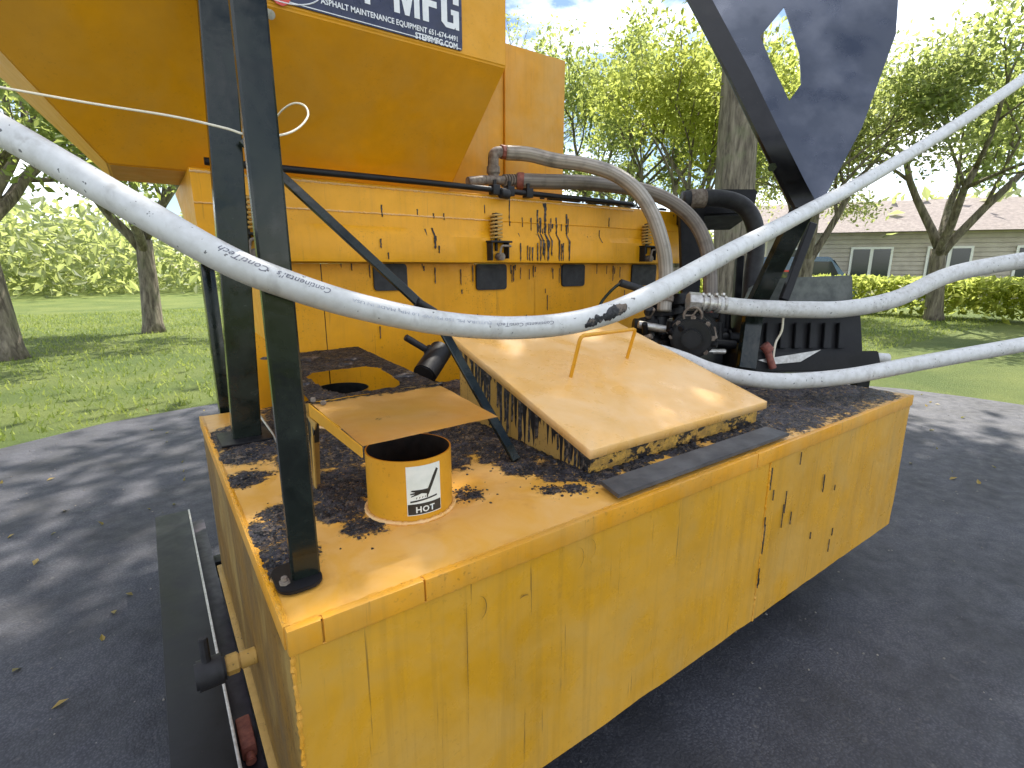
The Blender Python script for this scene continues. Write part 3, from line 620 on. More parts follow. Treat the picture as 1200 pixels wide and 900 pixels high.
hand = [SP([(12.5, 19.0), (17.0, 21.5), (21.5, 31), (25.0, 37), (27.0, 35.5), (23.5, 28.5), (19.5, 20.5), (17.5, 16.2), (15.8, 17.2)]),     # arm and wrist
        SP([(3, 20.6), (4, 21.6), (12.5, 21.4), (17, 21.5), (15.8, 17.4), (12, 18.2)]),     # back of hand with finger
        SP([(2.5, 18.0), (3.0, 19.0), (9, 20), (13, 19.4), (9, 18.0)]), SP([(3.0, 15.8), (3.6, 16.8), (8.5, 18.8), (12, 18.4), (8.5, 17.2)]),
        SP([(16.0, 17.2), (17.6, 17.6), (16.6, 14.0), (15.6, 14.0)])]
plate = [SP([(2.5, 12.4), (25, 14.6), (25, 13.2), (2.5, 11.0)])]
heat = [SP([(x, 13.2+x*.08), (x+.6, 13.4+x*.08), (x+1.2, 15.0+x*.05), (x+.5, 15.0+x*.05)]) for x in (7, 9.4, 11.8, 14.0)]
me = polyme(hand+plate+heat); wrap(me, 0, 0, .0010); o2 = fin_mesh('hand_symbol', me, M['stickb'], AP)
me = text_mesh('HOT', SH*.17, 0, .0006, 1.1); a = arr(me); a[:, 0] -= (a[:, 0].min()+a[:, 0].max())/2; setarr(me, a); wrap(me, SW/2, SH*.055, .0014); o3 = fin_mesh('lettering', me, M['stickw'], AP)
for oo in (bb, o2, o3): oo.parent = fl
# heat shield
ZS = 1.25
hs = AP
def fsh(x, y):
    s = max(0, min(1, (y-1.40)/.07)) if y > 1.2 else 0
    if ((x-.45)*.55)**2+((y-1.19))**2 < .014**2: s = .36
    s = max(s, .42 if (abs(x-.56) < .05 and abs(y-1.44) < .03) else 0)
    return s
def shield_plate(name, poly, hole, z, thk, mat, label, n=1):
    # fine triangulated plate so the soot attribute has resolution
    xs = [p[0] for p in poly]; ys = [p[1] for p in poly]; bm = B(); step = .008; lay = {}
    def inside(x, y, P): 
        c = False; j = len(P)-1
        for i in range(len(P)):
            if (P[i][1] > y) != (P[j][1] > y) and x < (P[j][0]-P[i][0])*(y-P[i][1])/(P[j][1]-P[i][1])+P[i][0]: c = not c
            j = i
        return c
    nx_ = int((max(xs)-min(xs))/step); ny_ = int((max(ys)-min(ys))/step); V = {}
    def gv(i, j):
        if (i, j) not in V:
            u, v = i/nx_, j/ny_; xl = poly[0][0]*(1-v)+poly[3][0]*v; xr = poly[1][0]*(1-v)+poly[2][0]*v; yl = poly[0][1]*(1-v)+poly[3][1]*v; yr = poly[1][1]*(1-v)+poly[2][1]*v
            x = xl*(1-u)+xr*u; y = yl*(1-u)+yr*u; dz = .0025*fbm(x*9, y*9, 3, 2)
            s = fsh(x, y)
            if s > .5: dz += .003*max(0, fbm(x*60, y*60, 1, 3))
            V[(i, j)] = (bm.verts.new((x, y, z+dz)), s)
        return V[(i, j)][0]
    for j in range(ny_):
        for i in range(nx_):
            a_, b_, c_, d_ = gv(i, j), gv(i+1, j), gv(i+1, j+1), gv(i, j+1)
            cx = (a_.co.x+c_.co.x)/2; cy = (a_.co.y+c_.co.y)/2
            if hole and inside(cx, cy, hole): continue
            bm.faces.new((a_, b_, c_, d_))
    bm.verts.ensure_lookup_table(); bm.verts.index_update(); S = {v.index: s for v, s in V.values()}
    # solid thickness
    geom = bmesh.ops.solidify(bm, geom=bm.faces[:], thickness=thk)
    for v in [v for v in bm.verts if not v.link_faces]: bm.verts.remove(v)
    me = bpy.data.meshes.new(name); bmesh.ops.recalc_face_normals(bm, faces=bm.faces); bm.to_mesh(me); bm.free()
    at = me.attributes.new('soot', 'FLOAT', 'POINT'); A = arr(me); at.data.foreach_set('value', np.array([fsh(x, y) for x, y, _ in A], dtype=np.float32))
    return fin_mesh(name, me, mat, AP, label, 'auto')
shp = shield_plate('heat_shield', [(.335, 1.018), (.688, 1.032), (.733, 1.45), (.337, 1.442)], None, ZS, .004, M['shield'], 'flat yellow sheet metal shield over the front flue')
hole = [(.415, 1.56), (.44, 1.49), (.60, 1.475), (.645, 1.53), (.675, 1.80), (.64, 1.865), (.45, 1.86), (.415, 1.80)]
shield_plate('heat_shield', [(.337, 1.4435), (.733, 1.4515), (.786, 2.36), (.41, 2.34)], hole, ZS+.002, .004, M['shield'], 'tar-blackened rear part of the shield with a cutout')
bm = B(); prism(bm, [(.334, 1.018, ZS-.001), (.334, 1.442, ZS-.001), (.334, 1.442, ZS-.038), (.334, 1.018, ZS-.026)], (-.0035, 0, 0), .0008); obj('shield_flange', bm, M['pipe'], AP)
bm = B(); prism(bm, [(.330, 1.36, ZS-.036), (.330, 1.445, ZS-.036), (.330, 1.445, 1.003), (.330, 1.425, 1.003), (.330, 1.41, 1.16)], (-.004, 0, 0), .0008); obj('shield_leg', bm, M['curb'], AP)
bm = B(); prism(bm, [(.36, 1.448, ZS-.002), (.325, 1.448, ZS-.002), (.325, 1.448, 1.003), (.345, 1.448, 1.003)], (0, .004, 0), .0008); obj('shield_leg', bm, M['curb'], AP)
bm = B(); prism(bm, [(.735, 1.46, ZS), (.784, 2.35, ZS), (.784, 2.35, ZS-.05), (.735, 1.46, ZS-.03)], (.004, 0, 0), .0008); obj('shield_flange', bm, M['curb'], AP)
bm = B(); prism(bm, [(.690, 1.66, ZS-.002), (.752, 1.66, ZS-.002), (.752, 1.66, 1.003), (.72, 1.66, 1.003), (.70, 1.66, 1.15)], (0, .006, 0), .0008); obj('shield_leg', bm, M['curb'], AP)
for (bx, by, bs) in ((.50, 2.16, .05), (.66, 2.06, .035), (.70, 1.62, .03), (.37, 1.70, .03), (.60, 1.96, .025), (.40, 2.26, .04)):
    bm = B(); R = random.Random(int(bx*1000)); n = 9; tp = [bm.verts.new((bx+bs*R.uniform(.5, 1.1)*math.cos(6.283*i/n), by+bs*R.uniform(.5, 1.1)*math.sin(6.283*i/n), ZS+.004+R.uniform(.001, .005))) for i in range(n)]; c_ = bm.verts.new((bx, by, ZS+.012)); bt = [bm.verts.new((v.co.x+(v.co.x-bx)*.3, v.co.y+(v.co.y-by)*.3, ZS+.001)) for v in tp]
    for i in range(n): bm.faces.new((tp[i], tp[(i+1) % n], c_)); bm.faces.new((bt[i], bt[(i+1) % n], tp[(i+1) % n], tp[i]))
    obj('tar_lump', bm, M['tar'], AP)
bm = B(); prism(bm, [(.41, 2.30, ZS), (.41, 2.34, ZS), (.41, 2.34, 1.003), (.41, 2.30, 1.003)], (.004, 0, 0), .0008); obj('shield_leg', bm, M['curb'], AP)
bm = B(); cyl(bm, (.36, 1.40, ZS+.002), (.36, 1.40, ZS+.012), .008, n=6, bev=.001); obj('bolt', bm, M['rust'], AP)
bm = B(); cyl(bm, (.345, 1.445, ZS+.002), (.345, 1.445, ZS+.014), .007, n=8, bev=.001); obj('bolt', bm, M['rust'], AP)

# ---- hatch: curb box and tilted lid
def zl(y): return 1.094+(y-1.03)*.2985
HX0, HX1, HY0, HY1 = 1.012, 1.977, 1.03, 1.86
bm = B(); a = [(1.035, 1.058), (1.035, 1.84)]
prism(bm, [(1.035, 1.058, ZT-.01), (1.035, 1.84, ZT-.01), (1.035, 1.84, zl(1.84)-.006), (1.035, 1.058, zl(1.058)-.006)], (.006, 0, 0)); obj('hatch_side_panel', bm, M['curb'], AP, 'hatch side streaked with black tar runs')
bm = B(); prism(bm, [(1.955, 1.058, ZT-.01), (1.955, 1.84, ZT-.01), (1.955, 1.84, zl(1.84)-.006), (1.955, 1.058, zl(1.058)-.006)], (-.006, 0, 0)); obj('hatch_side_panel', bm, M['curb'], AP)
bm = B(); box(bm, 1.033, 1.957, 1.052, 1.058, ZT-.01, zl(1.055)-.006, .001); obj('hatch_front_panel', bm, M['curb_front'], AP)
bm = B(); box(bm, 1.041, 1.949, 1.834, 1.84, ZT-.01, zl(1.834)-.006, .001); obj('hatch_back_panel', bm, M['curb'], AP)
# lumpy bead between lid and front panel
for (sx, ex, seed) in ((1.04, 1.36, 1), (1.37, 1.60, 2), (1.62, 1.95, 3)):
    bead((sx, 1.049, zl(1.03)-.034), (ex, 1.049, zl(1.03)-.034), .006, seed=seed, mat='curb_front')
# lid sheet: dished grid + folded skirts
bm = B(); nx_, ny_ = 50, 44; rows = []
def lidz(x, y):
    u = (x-HX0)/(HX1-HX0); v = (y-HY0)/(HY1-HY0); e = min(u, 1-u, v, 1-v)
    return zl(y)+.003*fbm(x*2.3, y*2.3, 9, 2)*min(1, e*8)-.003*math.sin(math.pi*u)*math.sin(math.pi*v)
for j in range(ny_+1):
    y = HY0+(HY1-HY0)*j/ny_; rows.append([bm.verts.new((HX0+(HX1-HX0)*i/nx_, y, lidz(HX0+(HX1-HX0)*i/nx_, y))) for i in range(nx_+1)])
for j in range(ny_):
    for i in range(nx_): bm.faces.new((rows[j][i], rows[j][i+1], rows[j+1][i+1], rows[j+1][i]))
ring = rows[0][:] + [r[-1] for r in rows[1:]] + list(reversed(rows[-1][:-1])) + [r[0] for r in reversed(rows[1:-1])]
cx, cy = (HX0+HX1)/2, (HY0+HY1)/2
def off(v, o_, dz):
    x, y = v.co.x, v.co.y; return bm.verts.new((x+o_*(1 if x > HX1-.001 else -1 if x < HX0+.001 else 0), y+o_*(1 if y > HY1-.001 else -1 if y < HY0+.001 else 0), v.co.z+dz))
prev = ring; 
for o_, dz in ((.0018, -.0010), (.0026, -.0035), (.0028, -.030), (.0, -.0305)):
    base_ = [off(v, o_, dz) for v in ring]
    for i in range(len(ring)): bm.faces.new((prev[i], base_[i], base_[(i+1) % len(ring)], prev[(i+1) % len(ring)]))
    prev = base_
lid = obj('hatch_lid', bm, M['lid'], AP, 'dusty yellow sloping hatch lid, sky sheen in its colour, with a wire handle', True)
# handle
fl1 = PY(669, 442, 1.0)  # placeholder
def onlid(px, py):
    d = ray(px, py); n_ = Vector((0, -.2985, 1)); p0 = Vector((0, 1.03, 1.094)); return CAM+d*((p0-CAM).dot(n_)/d.dot(n_))
h1, h2 = onlid(669, 441), onlid(735, 419); nlid = Vector((0, -.2985, 1)).normalized()
h2 = Vector((h2.x, h1.y+.0, zl(h1.y))) if abs(h2.y-h1.y) < .03 else h2
HH = .165; HR = .135
pts = [h1-nlid*.003, h1+nlid*(HH-.018), h1+nlid*(HH-.005)+(h2-h1).normalized()*.005, h1+nlid*HH+(h2-h1).normalized()*.018, h2+nlid*HR-(h2-h1).normalized()*.018, h2+nlid*(HR-.005)-(h2-h1).normalized()*.005, h2+nlid*(HR-.018), h2-nlid*.003]
bm = B(); tube(bm, pts, .0074, 12); obj('handle', bm, M['pipe'], lid)
# tar build-up along curb foot
def tar_flakes(name, n, fsample, smin, smax, seed, parent=AP, label=None):
    R = random.Random(seed); bm = B()
    for _ in range(n):
        x, y, z = fsample(R); s = R.uniform(smin, smax); m = R.randint(5, 7); a0 = R.uniform(0, 6.28); h = s*R.uniform(.25, .8)
        tp = [bm.verts.new((x+s*R.uniform(.5, .9)*math.cos(a0+2*math.pi*i/m), y+s*R.uniform(.5, .9)*math.sin(a0+2*math.pi*i/m), z+h*R.uniform(.5, 1))) for i in range(m)]
        bt = [bm.verts.new((v.co.x*1.0+(v.co.x-x)*.35, v.co.y+(v.co.y-y)*.35, z-.002)) for v in tp]
        bm.faces.new(tp)
        for i in range(m): bm.faces.new((tp[i], bt[i], bt[(i+1) % m], tp[(i+1) % m]))
    o = obj(name, bm, M['tar'], parent, label, False); o['kind'] = 'stuff'; return o
def samp(R):
    while True:
        b_ = blobs[R.randrange(len(blobs)-9)]; a = R.uniform(0, 6.28); r = abs(R.gauss(0, .62))*b_[2]; x, y = b_[0]+r*math.cos(a), b_[1]+r*math.sin(a)
        if X0+.01 < x < 2.4 and YF+.03 < y < 2.4 and not (1.03 < x < 1.96 and 1.05 < y < 1.85) and math.hypot(x-FX_, y-FY_) > FR+.008 and math.hypot(x-.60, y-2.04) > .118: return x, y, ftop(x, y)[0]
tar_flakes('tar_crumbs', 2600, samp, .0012, .0055, 3, AP, 'crumbs of black tar scattered over the tank top')
tar_flakes('tar_crumbs', 260, lambda R: (R.choice((1.030, 1.028, 1.025))-abs(R.gauss(0, .008)), R.uniform(1.05, 1.84), 1.002), .005, .014, 5)
tar_flakes('tar_crumbs', 260, lambda R: (R.uniform(1.03, 1.97), 1.048-abs(R.gauss(0, .012)), 1.002), .004, .013, 6)

# ---- rear body: rail, lower wall, gusset, latches
YR, YW = 2.40, 2.45
XL, XR = .20, 3.17
prof = [(YR, 1.972), (YR, 1.862), (YR-.002, 1.858), (YR-.004, 1.80), (YR-.030, 1.765), (YR-.034, 1.650), (YR-.032, 1.640), (YW+.01, 1.640), (YW+.01, 1.632), (YW+.02, 1.632), (YW+.9, 1.99), (YR+.02, 1.99), (YR+.004, 1.986)]
bm = B(); nseg = 60
rings = []
for i in range(nseg+1):
    x = XL+(XR-XL)*i/nseg; rings.append([bm.verts.new((x, y+.0015*fbm(x*4, z*5, 2, 2), z+.002*fbm(x*2, 1, 1, 2))) for y, z in prof])
m_ = len(prof)
for i in range(nseg):
    for k in range(m_): bm.faces.new((rings[i][k], rings[i][(k+1) % m_], rings[i+1][(k+1) % m_], rings[i+1][k]))
bm.faces.new(rings[0]); bm.faces.new(rings[-1])
obj('upper_rail', bm, M['rail'], AP, 'yellow folded rail along the top of the body with black drips', 'auto')
bead((XL, YR-.003, 1.860), (1.56, YR-.003, 1.858), .0042, seed=11, mat='lid'); bead((1.60, YR-.003, 1.858), (XR, YR-.003, 1.860), .003, seed=12, mat='rail')
bead((XL, YR, 1.974), (XR-.5, YR, 1.972), .005, seed=13, mat='lid')
def wallp(x0, x1):
    bm = B(); n = 14; V = [[bm.verts.new((x0+(x1-x0)*i/n, YW+.004*fbm(i*.3+x0*5, j*.6, 6, 2), .62+1.012*j/8)) for i in range(n+1)] for j in range(9)]
    for j in range(8):
        for i in range(n): bm.faces.new((V[j][i], V[j][i+1], V[j+1][i+1], V[j+1][i]))
    return obj('wall_panel', bm, M['wall'], AP, None, True)
wallp(.50, .668); wallp(.672, 1.9); wallp(1.902, 3.13)
bm = B(); box(bm, .664, .676, YW+.003, YW+.012, .9, 1.63, .001); obj('panel_joint', bm, M['black2'], AP)
bm = B(); box(bm, .50, 3.13, YW+.012, 3.3, .62, 1.63, .002); obj('body_tub', bm, M['wall'], AP)
bm = B(); prism(bm, [(.315, YW-.01, .62), (.497, YW-.01, .62), (.497, YW-.01, 1.21), PY(317, 402, YW-.01), PY(293, 385, YW-.01)], (0, .012, 0), .001); obj('gusset_plate', bm, M['wall'], AP, 'yellow gusset plate with slanted top between the posts')
# body corner leg at far left under the rail
bm = B(); box(bm, .205, .255, 2.52, 2.60, .2, 1.63, .004); obj('corner_leg', bm, M['black'], AP)
# black rubber pads on the wall
for (a, b_, c_, d_) in ((437, 478, 309, 340), (558, 594, 309, 339), (659, 685, 309, 335), (741, 768, 309, 334)):
    pa, pc = PY(a, c_, YW-.012), PY(b_, d_, YW-.012); zt_, zb_ = 1.632, min(pc.z, pa.z-.05)
    bm = B(); prism(bm, [Vector((x, YW-.014, z)) for x, z in rrect(pa.x, pc.x, zb_, zt_, .018)], (0, .012, 0), .002); obj('rubber_pad', bm, M['rubber'], AP)
# spring latches
def latch(x):
    bm = B(); n = 7*14; pts = []
    for i in range(n+1): a = 2*math.pi*i/14; pts.append((x+.030*math.cos(a), YR-.040+.030*math.sin(a), 1.757+.130*i/n))
    tube(bm, pts, .0058, 8); sp = obj('spring', bm, M['curb'], AP, 'coil spring of the body latch')
    bm = B(); cyl(bm, (x, YR-.040, 1.70), (x, YR-.040, 1.895), .008, n=12, bev=.001); cyl(bm, (x, YR-.040, 1.880), (x, YR-.040, 1.892), .022, n=6, bev=.001); obj('latch_bolt', bm, M['black2'], sp)
    bm = B(); box(bm, x-.06, x+.075, YR-.085, YR-.002, 1.742, 1.752, .002); box(bm, x-.055, x-.047, YR-.08, YR-.003, 1.65, 1.7415, .001); box(bm, x+.05, x+.058, YR-.08, YR-.036, 1.66, 1.7415, .001)
    br = obj('latch_bracket', bm, M['black2'], AP, 'dark steel bracket under the coil spring')
    bm = B(); tube(bm, catmull([(x-.012, YR-.088, 1.655), (x-.008, YR-.094, 1.70), (x+.0, YR-.094, 1.722), (x+.02, YR-.094, 1.725), (x+.06, YR-.09, 1.724)], 5), .006, 8); cyl(bm, (x+.01, YR-.085, 1.67), (x+.01, YR-.04, 1.67), .02, n=12, bev=.002); obj('latch_hook', bm, M['rust'], br)
for x in (1.568, 2.765, .372): latch(x)
# tar drips running down rail and wall as real low relief
def drip(bm, x, y, z0, ln, wd, R):
    n = 7; L_ = []; R2 = []
    for i in range(n+1):
        t = i/n; ww = wd*(.45+.5*(1-t)+(.35 if i == n-1 else 0))*R.uniform(.7, 1.2)*(.0 if i == n else 1)+.0004; xx = x+R.uniform(-1, 1)*wd*.25; zz = z0-ln*t
        L_.append([bm.verts.new((xx-ww, y, zz)), bm.verts.new((xx, y-.0035, zz)), bm.verts.new((xx+ww, y, zz))])
    for i in range(n):
        for k in range(2): bm.faces.new((L_[i][k], L_[i][k+1], L_[i+1][k+1], L_[i+1][k]))
R = random.Random(21); bm = B()
def raily(z): 
    return (YR-.0015 if z > 1.86 else YR-.005 if z > 1.80 else YR-.036)
for px, py0, py1, wd in [(597, 228, 265, .0045), (630, 246, 306, .007), (633, 255, 300, .008), (639, 238, 306, .012), (652, 255, 306, .007), (664, 251, 306, .008), (612, 255, 266, .004), (606, 285, 306, .005), (620, 290, 306, .006), (626, 285, 306, .006), (506, 267, 292, .007), (511, 288, 297, .004), (447, 240, 254, .005), (489, 245, 252, .004), (520, 250, 258, .004), (508, 250, 256, .005),
                         (443, 280, 291, .005), (452, 296, 304, .004), (714, 255, 266, .004), (702, 270, 285, .005), (568, 240, 250, .003), (647, 262, 268, .008), (643, 262, 300, .006), (656, 285, 306, .004)]:
    a_, b_ = PY(px, py0, YR-.002), PY(px, py1, YR-.002); z0, z1 = a_.z, b_.z
    cuts = [z0] + [z for z in (1.86, 1.80, 1.765) if z1 < z < z0] + [z1]
    for u, v_ in zip(cuts[:-1], cuts[1:]):
        if 1.765 <= (u+v_)/2 <= 1.80:
            wv = wd*.7; f = [bm.verts.new(p) for p in ((a_.x-wv, YR-.0055, u), (a_.x+wv, YR-.0055, u), (a_.x+wv, YR-.0345, v_), (a_.x-wv, YR-.0345, v_))]; bm.faces.new(f)
        else: drip(bm, a_.x, raily((u+v_)/2), u, u-v_, wd, R)
for k in range(26):
    px = R.choice((R.uniform(628, 646), R.uniform(605, 668))); py0 = R.uniform(252, 290); a_, b_ = PY(px, py0, YR-.002), PY(px, min(306, py0+R.uniform(5, 22)), YR-.002)
    if a_.z > 1.76 and b_.z < 1.80: continue
    drip(bm, a_.x, raily((a_.z+b_.z)/2), a_.z, a_.z-b_.z, R.uniform(.0015, .005), R)
obj('tar_drips', bm, M['tar'], AP, 'black tar runs on the front of the yellow rail', True)['kind'] = 'stuff'
bm = B()
for _ in range(46):
    x = R.choice((R.uniform(.7, 3.1), R.uniform(1.45, 2.2))); drip(bm, x, YW-.006, R.uniform(1.60, 1.635) if R.random() < .75 else R.uniform(1.3, 1.5), R.uniform(.02, .10), R.uniform(.002, .005), R)
obj('tar_drips', bm, M['tar'], AP, 'thin tar runs on the lower yellow wall', True)['kind'] = 'stuff'
# drips on the tank front right end, hatch side
bm = B()
for _ in range(5):
    x = R.uniform(1.74, 1.95); drip(bm, x, YF-.003, R.uniform(.45, .95), R.uniform(.02, .12), R.uniform(.0006, .0018), R)
for _ in range(7): drip(bm, 1.722+R.uniform(-.007, .007), YF-.005, R.uniform(.42, .93), R.uniform(.02, .09), .0017, R)
for _ in range(6): drip(bm, R.uniform(2.05, 2.35), YF-.003, R.uniform(.35, .85), R.uniform(.01, .07), R.uniform(.001, .003), R)
obj('tar_drips', bm, M['tar'], AP, 'tar runs near the right weld of the tank side', True)['kind'] = 'stuff'
def dripx(bm, x, y, z0, ln, wd, R):
    n = 7; L_ = []
    for i in range(n+1):
        t = i/n; ww = wd*(.5+.6*(1-t)+(.3 if i == n-1 else 0))*R.uniform(.7, 1.2)*(.0 if i == n else 1)+.0004; yy = y+R.uniform(-1, 1)*wd*.3; zz = z0-ln*t
        L_.append([bm.verts.new((x, yy+ww, zz)), bm.verts.new((x-.005, yy, zz)), bm.verts.new((x, yy-ww, zz))])
    for i in range(n):
        for k in range(2): bm.faces.new((L_[i][k], L_[i][k+1], L_[i+1][k+1], L_[i+1][k]))
bm = B()
for _ in range(44):
    y = R.uniform(1.06, 1.83); dripx(bm, 1.0345, y, zl(y)-.032, min(zl(y)-1.04, R.uniform(.02, .22)), R.uniform(.003, .010), R)
obj('tar_drips', bm, M['tar'], AP, 'thick tar runs on the left side of the hatch', True)['kind'] = 'stuff'

# ---- long control rod on the rail
bm = B(); tube(bm, [Vector((.25, 2.37, 2.008)), Vector((1.2, 2.37, 2.012)), Vector((1.9, 2.37, 2.008)), Vector((2.62, 2.37, 2.006))], .0145, 14); rod = obj('control_rod', bm, M['black2'], AP, 'dark rod lying along the top of the yellow rail')
for px in (580, 597, 619):
    x = PY(px, 222, 2.37).x; bm = B(); box(bm, x-.022, x+.022, 2.35, 2.395, 1.985, 2.035, .004); cyl(bm, (x, 2.372, 2.036), (x, 2.372, 2.06), .010, n=6, bev=.001); obj('rod_clamp', bm, M['black2'], rod)
bm = B(); cyl(bm, PY(586, 226, 2.36), PY(596, 228, 2.36), .026, n=14, bev=.003); obj('rod_collar', bm, M['rubber'], rod)
bm = B(); R = random.Random(8)
for _ in range(60):
    x = R.uniform(1.9, 3.0); s = R.uniform(.006, .02); box(bm, x-s, x+s, 2.41-s*.5, 2.41+s*.5, 1.9915, 1.994+s*.8, .002)
obj('debris_on_rail', bm, M['tar'], AP, 'tar crumbs lying on the top of the rail', False)['kind'] = 'stuff'

# ---- hopper
ZBend = 2.49; HXL, HXR = -.45, 1.456
bm = B()
ft = [(HXL, 2.10, 3.35), (HXR, 2.10, 3.35), (HXR, 3.3, 3.35), (HXL, 3.3, 3.35)]
mid = [(HXL, 2.10, ZBend), (HXR, 2.10, ZBend), (HXR, 3.3, ZBend), (HXL, 3.3, ZBend)]
low = [(-.05, 2.55, 1.992), (1.385, 2.55, 1.992), (1.385, 3.0, 1.992), (-.05, 3.0, 1.992)]
R1, R2_, R3 = [[bm.verts.new(p) for p in rr] for rr in (ft, mid, low)]
for A_, B_ in ((R1, R2_), (R2_, R3)):
    for i in range(4): bm.faces.new((A_[i], A_[(i+1) % 4], B_[(i+1) % 4], B_[i]))
bm.faces.new(R1); bm.faces.new(R3)
bmesh.ops.bevel(bm, geom=[e for e in bm.edges], offset=.006, segments=3, affect='EDGES')
hop = obj('hopper', bm, M['hopper'], AP, 'big yellow hopper with sloping lower front, in shade', 'auto')
bm = B(); R = random.Random(4)
for px, py in ((414, 38), (408, 90), (582, 88)):
    pp = PY(px, py, 2.2); n_ = Vector((0, -.75, -.66))
pB = bm
# sign
ysn = 2.094; sr = PY(541, 60, ysn); sz0 = 2.503
sx1 = sr.x+.004; sx0 = sx1-1.30; sz1 = sz0+.34
bm = B(); prism(bm, [Vector((x, ysn+.003, z)) for x, z in rrect(sx0, sx1, sz0, sz1, .012)], (0, -.003, 0), .0006); sg = obj('maker_sign', bm, M['navy'], AP, 'navy blue sign with white maker lettering on the hopper')
bm = B()
for (x0_, x1_, z0_, z1_) in ((sx0+.006, sx1-.006, sz0+.005, sz0+.008),):
    box(bm, x0_, x1_, ysn-.0012, ysn-.0002, z0_, z1_, 0)
obj('sign_border', bm, M['signw'], sg)
def sign_text(body, size, right_px, base_py, wpx0, bold, mat='signw', dy=.0016, shear=0, zoff=None):
    me = text_mesh(body, size, shear, bold); a = arr(me); xr = PY(right_px, base_py, ysn).x; zb = PY(right_px, base_py, ysn).z; xl = PY(wpx0, base_py, ysn).x if wpx0 is not None else None
    k = (xr-xl)/(a[:, 0].max()-a[:, 0].min()) if xl is not None else 1; a2 = np.c_[xr+(a[:, 0]-a[:, 0].max())*k, np.full(len(a), ysn-dy), zb+a[:, 1]]
    setarr(me, a2); fin_mesh('lettering', me, M[mat], sg)
GL = {'M': [[(0, 0), (1, 0), (1, 4.6), (1.9, 0), (2.7, 0), (3.6, 4.6), (3.6, 0), (4.6, 0), (4.6, 7), (3.2, 7), (2.3, 2.6), (1.4, 7), (0, 7)]],
      'F': [[(0, 0), (1.15, 0), (1.15, 2.9), (2.7, 2.9), (2.7, 4.1), (1.15, 4.1), (1.15, 5.8), (3, 5.8), (3, 7), (0, 7)]],
      'G': [[(.9, 0), (2.5, 0), (2.75, .4), (2.8, 0), (3.5, 0), (3.5, 3.6), (1.9, 3.6), (1.9, 2.6), (2.35, 2.6), (2.35, 1.1), (1.15, 1.1), (1.15, 5.9), (2.35, 5.9), (2.35, 4.7), (3.5, 4.7), (3.5, 6.1), (2.6, 7), (.9, 7), (0, 6.1), (0, .9)]],
      'P': [[(0, 0), (1.15, 0), (1.15, 2.6), (2.6, 2.6), (3.4, 3.4), (3.4, 6.2), (2.6, 7), (1.15, 7), (1.15, 5.9), (2.25, 5.9), (2.25, 3.7), (1.15, 3.7), (1.15, 7), (0, 7)]],
      'T': [[(1.1, 0), (2.25, 0), (2.25, 5.8), (3.35, 5.8), (3.35, 7), (0, 7), (0, 5.8), (1.1, 5.8)]],
      'E': [[(0, 0), (3, 0), (3, 1.2), (1.15, 1.2), (1.15, 2.9), (2.7, 2.9), (2.7, 4.1), (1.15, 4.1), (1.15, 5.8), (3, 5.8), (3, 7), (0, 7)]],
      'S': [[(.9, 0), (2.6, 0), (3.4, .9), (3.4, 3.2), (2.6, 4.1), (1.15, 4.1), (1.15, 5.8), (2.25, 5.8), (2.25, 4.9), (3.4, 4.9), (3.4, 6.1), (2.6, 7), (.9, 7), (0, 6.1), (0, 3.8), (.9, 3), (2.25, 3), (2.25, 1.2), (1.15, 1.2), (1.15, 2.1), (0, 2.1), (0, .9)]]}
WD = {'M': 4.6, 'F': 3, 'G': 3.5, 'P': 3.4, 'T': 3.35, 'E': 3, 'S': 3.4}
def block_text(body, px0, px1, base_py, h):
    tw = sum(WD[c_] for c_ in body)+.55*(len(body)-1); xl, xr = PY(px0, base_py, ysn).x, PY(px1, base_py, ysn).x; k = (xr-xl)/tw; zb = sz0+.072; x = xl
    for c_ in body:
        bm = B()
        for pl_ in GL[c_]: bm.faces.new([bm.verts.new((x+u*k, ysn-.0016, zb+v*h/7)) for u, v in pl_])
        bm.normal_update(); bmesh.ops.triangulate(bm, faces=bm.faces[:], ngon_method='EAR_CLIP'); obj('letter', bm, M['signw'], sg, None, False); x += (WD[c_]+.55)*k
block_text('MFG', 463, 538, 40, .135)
block_text('STEPP', 335, 447, 20, .135)
sign_text('ASPHALT MAINTENANCE EQUIPMENT 651-674-4491', .027, 536, 49, 379, .0006)
sign_text('STEPPMFG.COM', .030, 536, 58, 487, .0010)
pl = []; cxs, czs = PY(330, -8, ysn).x, sz0+.085
for k in range(9):
    a = math.radians(150-k*38); r1 = .08; r2 = .08+.03*(k % 2)
bm = B(); ppl = []
for i in range(40):
    a = 2*math.pi*i/40; r = .075*(1+.22*math.sin(a*3+.5)+.1*math.sin(a*7)); ppl.append((cxs+r*1.25*math.cos(a), ysn-.0014, czs+r*math.sin(a)))
prism(bm, ppl, (0, -.0006, 0)); obj('flame_emblem', bm, M['signr'], sg)
bm = B(); tube(bm, [Vector((cxs+.14*math.cos(t), ysn-.001, czs-.01+.075*math.sin(t))) for t in np.linspace(math.radians(190), math.radians(345), 24)], .0022, 6); obj('emblem_swoosh', bm, M['signw'], sg)
bm = B(); cyl(bm, PY(313, 14, 2.097), PY(313, 14, 2.075), .012, n=6, bev=.001); cyl(bm, PY(317, 17, 2.096), PY(317, 17, 2.08), .015, n=14, bev=.002); obj('hex_bolt', bm, M['alu'], hop)

# ---- rear bin
bm = B(); box(bm, 1.40, 1.86, 2.715, 3.3, 1.985, 2.895, .005); obj('rear_bin_panel', bm, M['bin'], AP, 'set-back left panel of the upright bin')
bm = B(); box(bm, 1.863, 2.318, 2.70, 3.32, 1.985, 2.862, .005); obj('rear_bin', bm, M['bin'], AP, 'upright yellow bin behind the hopper with the braided hoses in front')

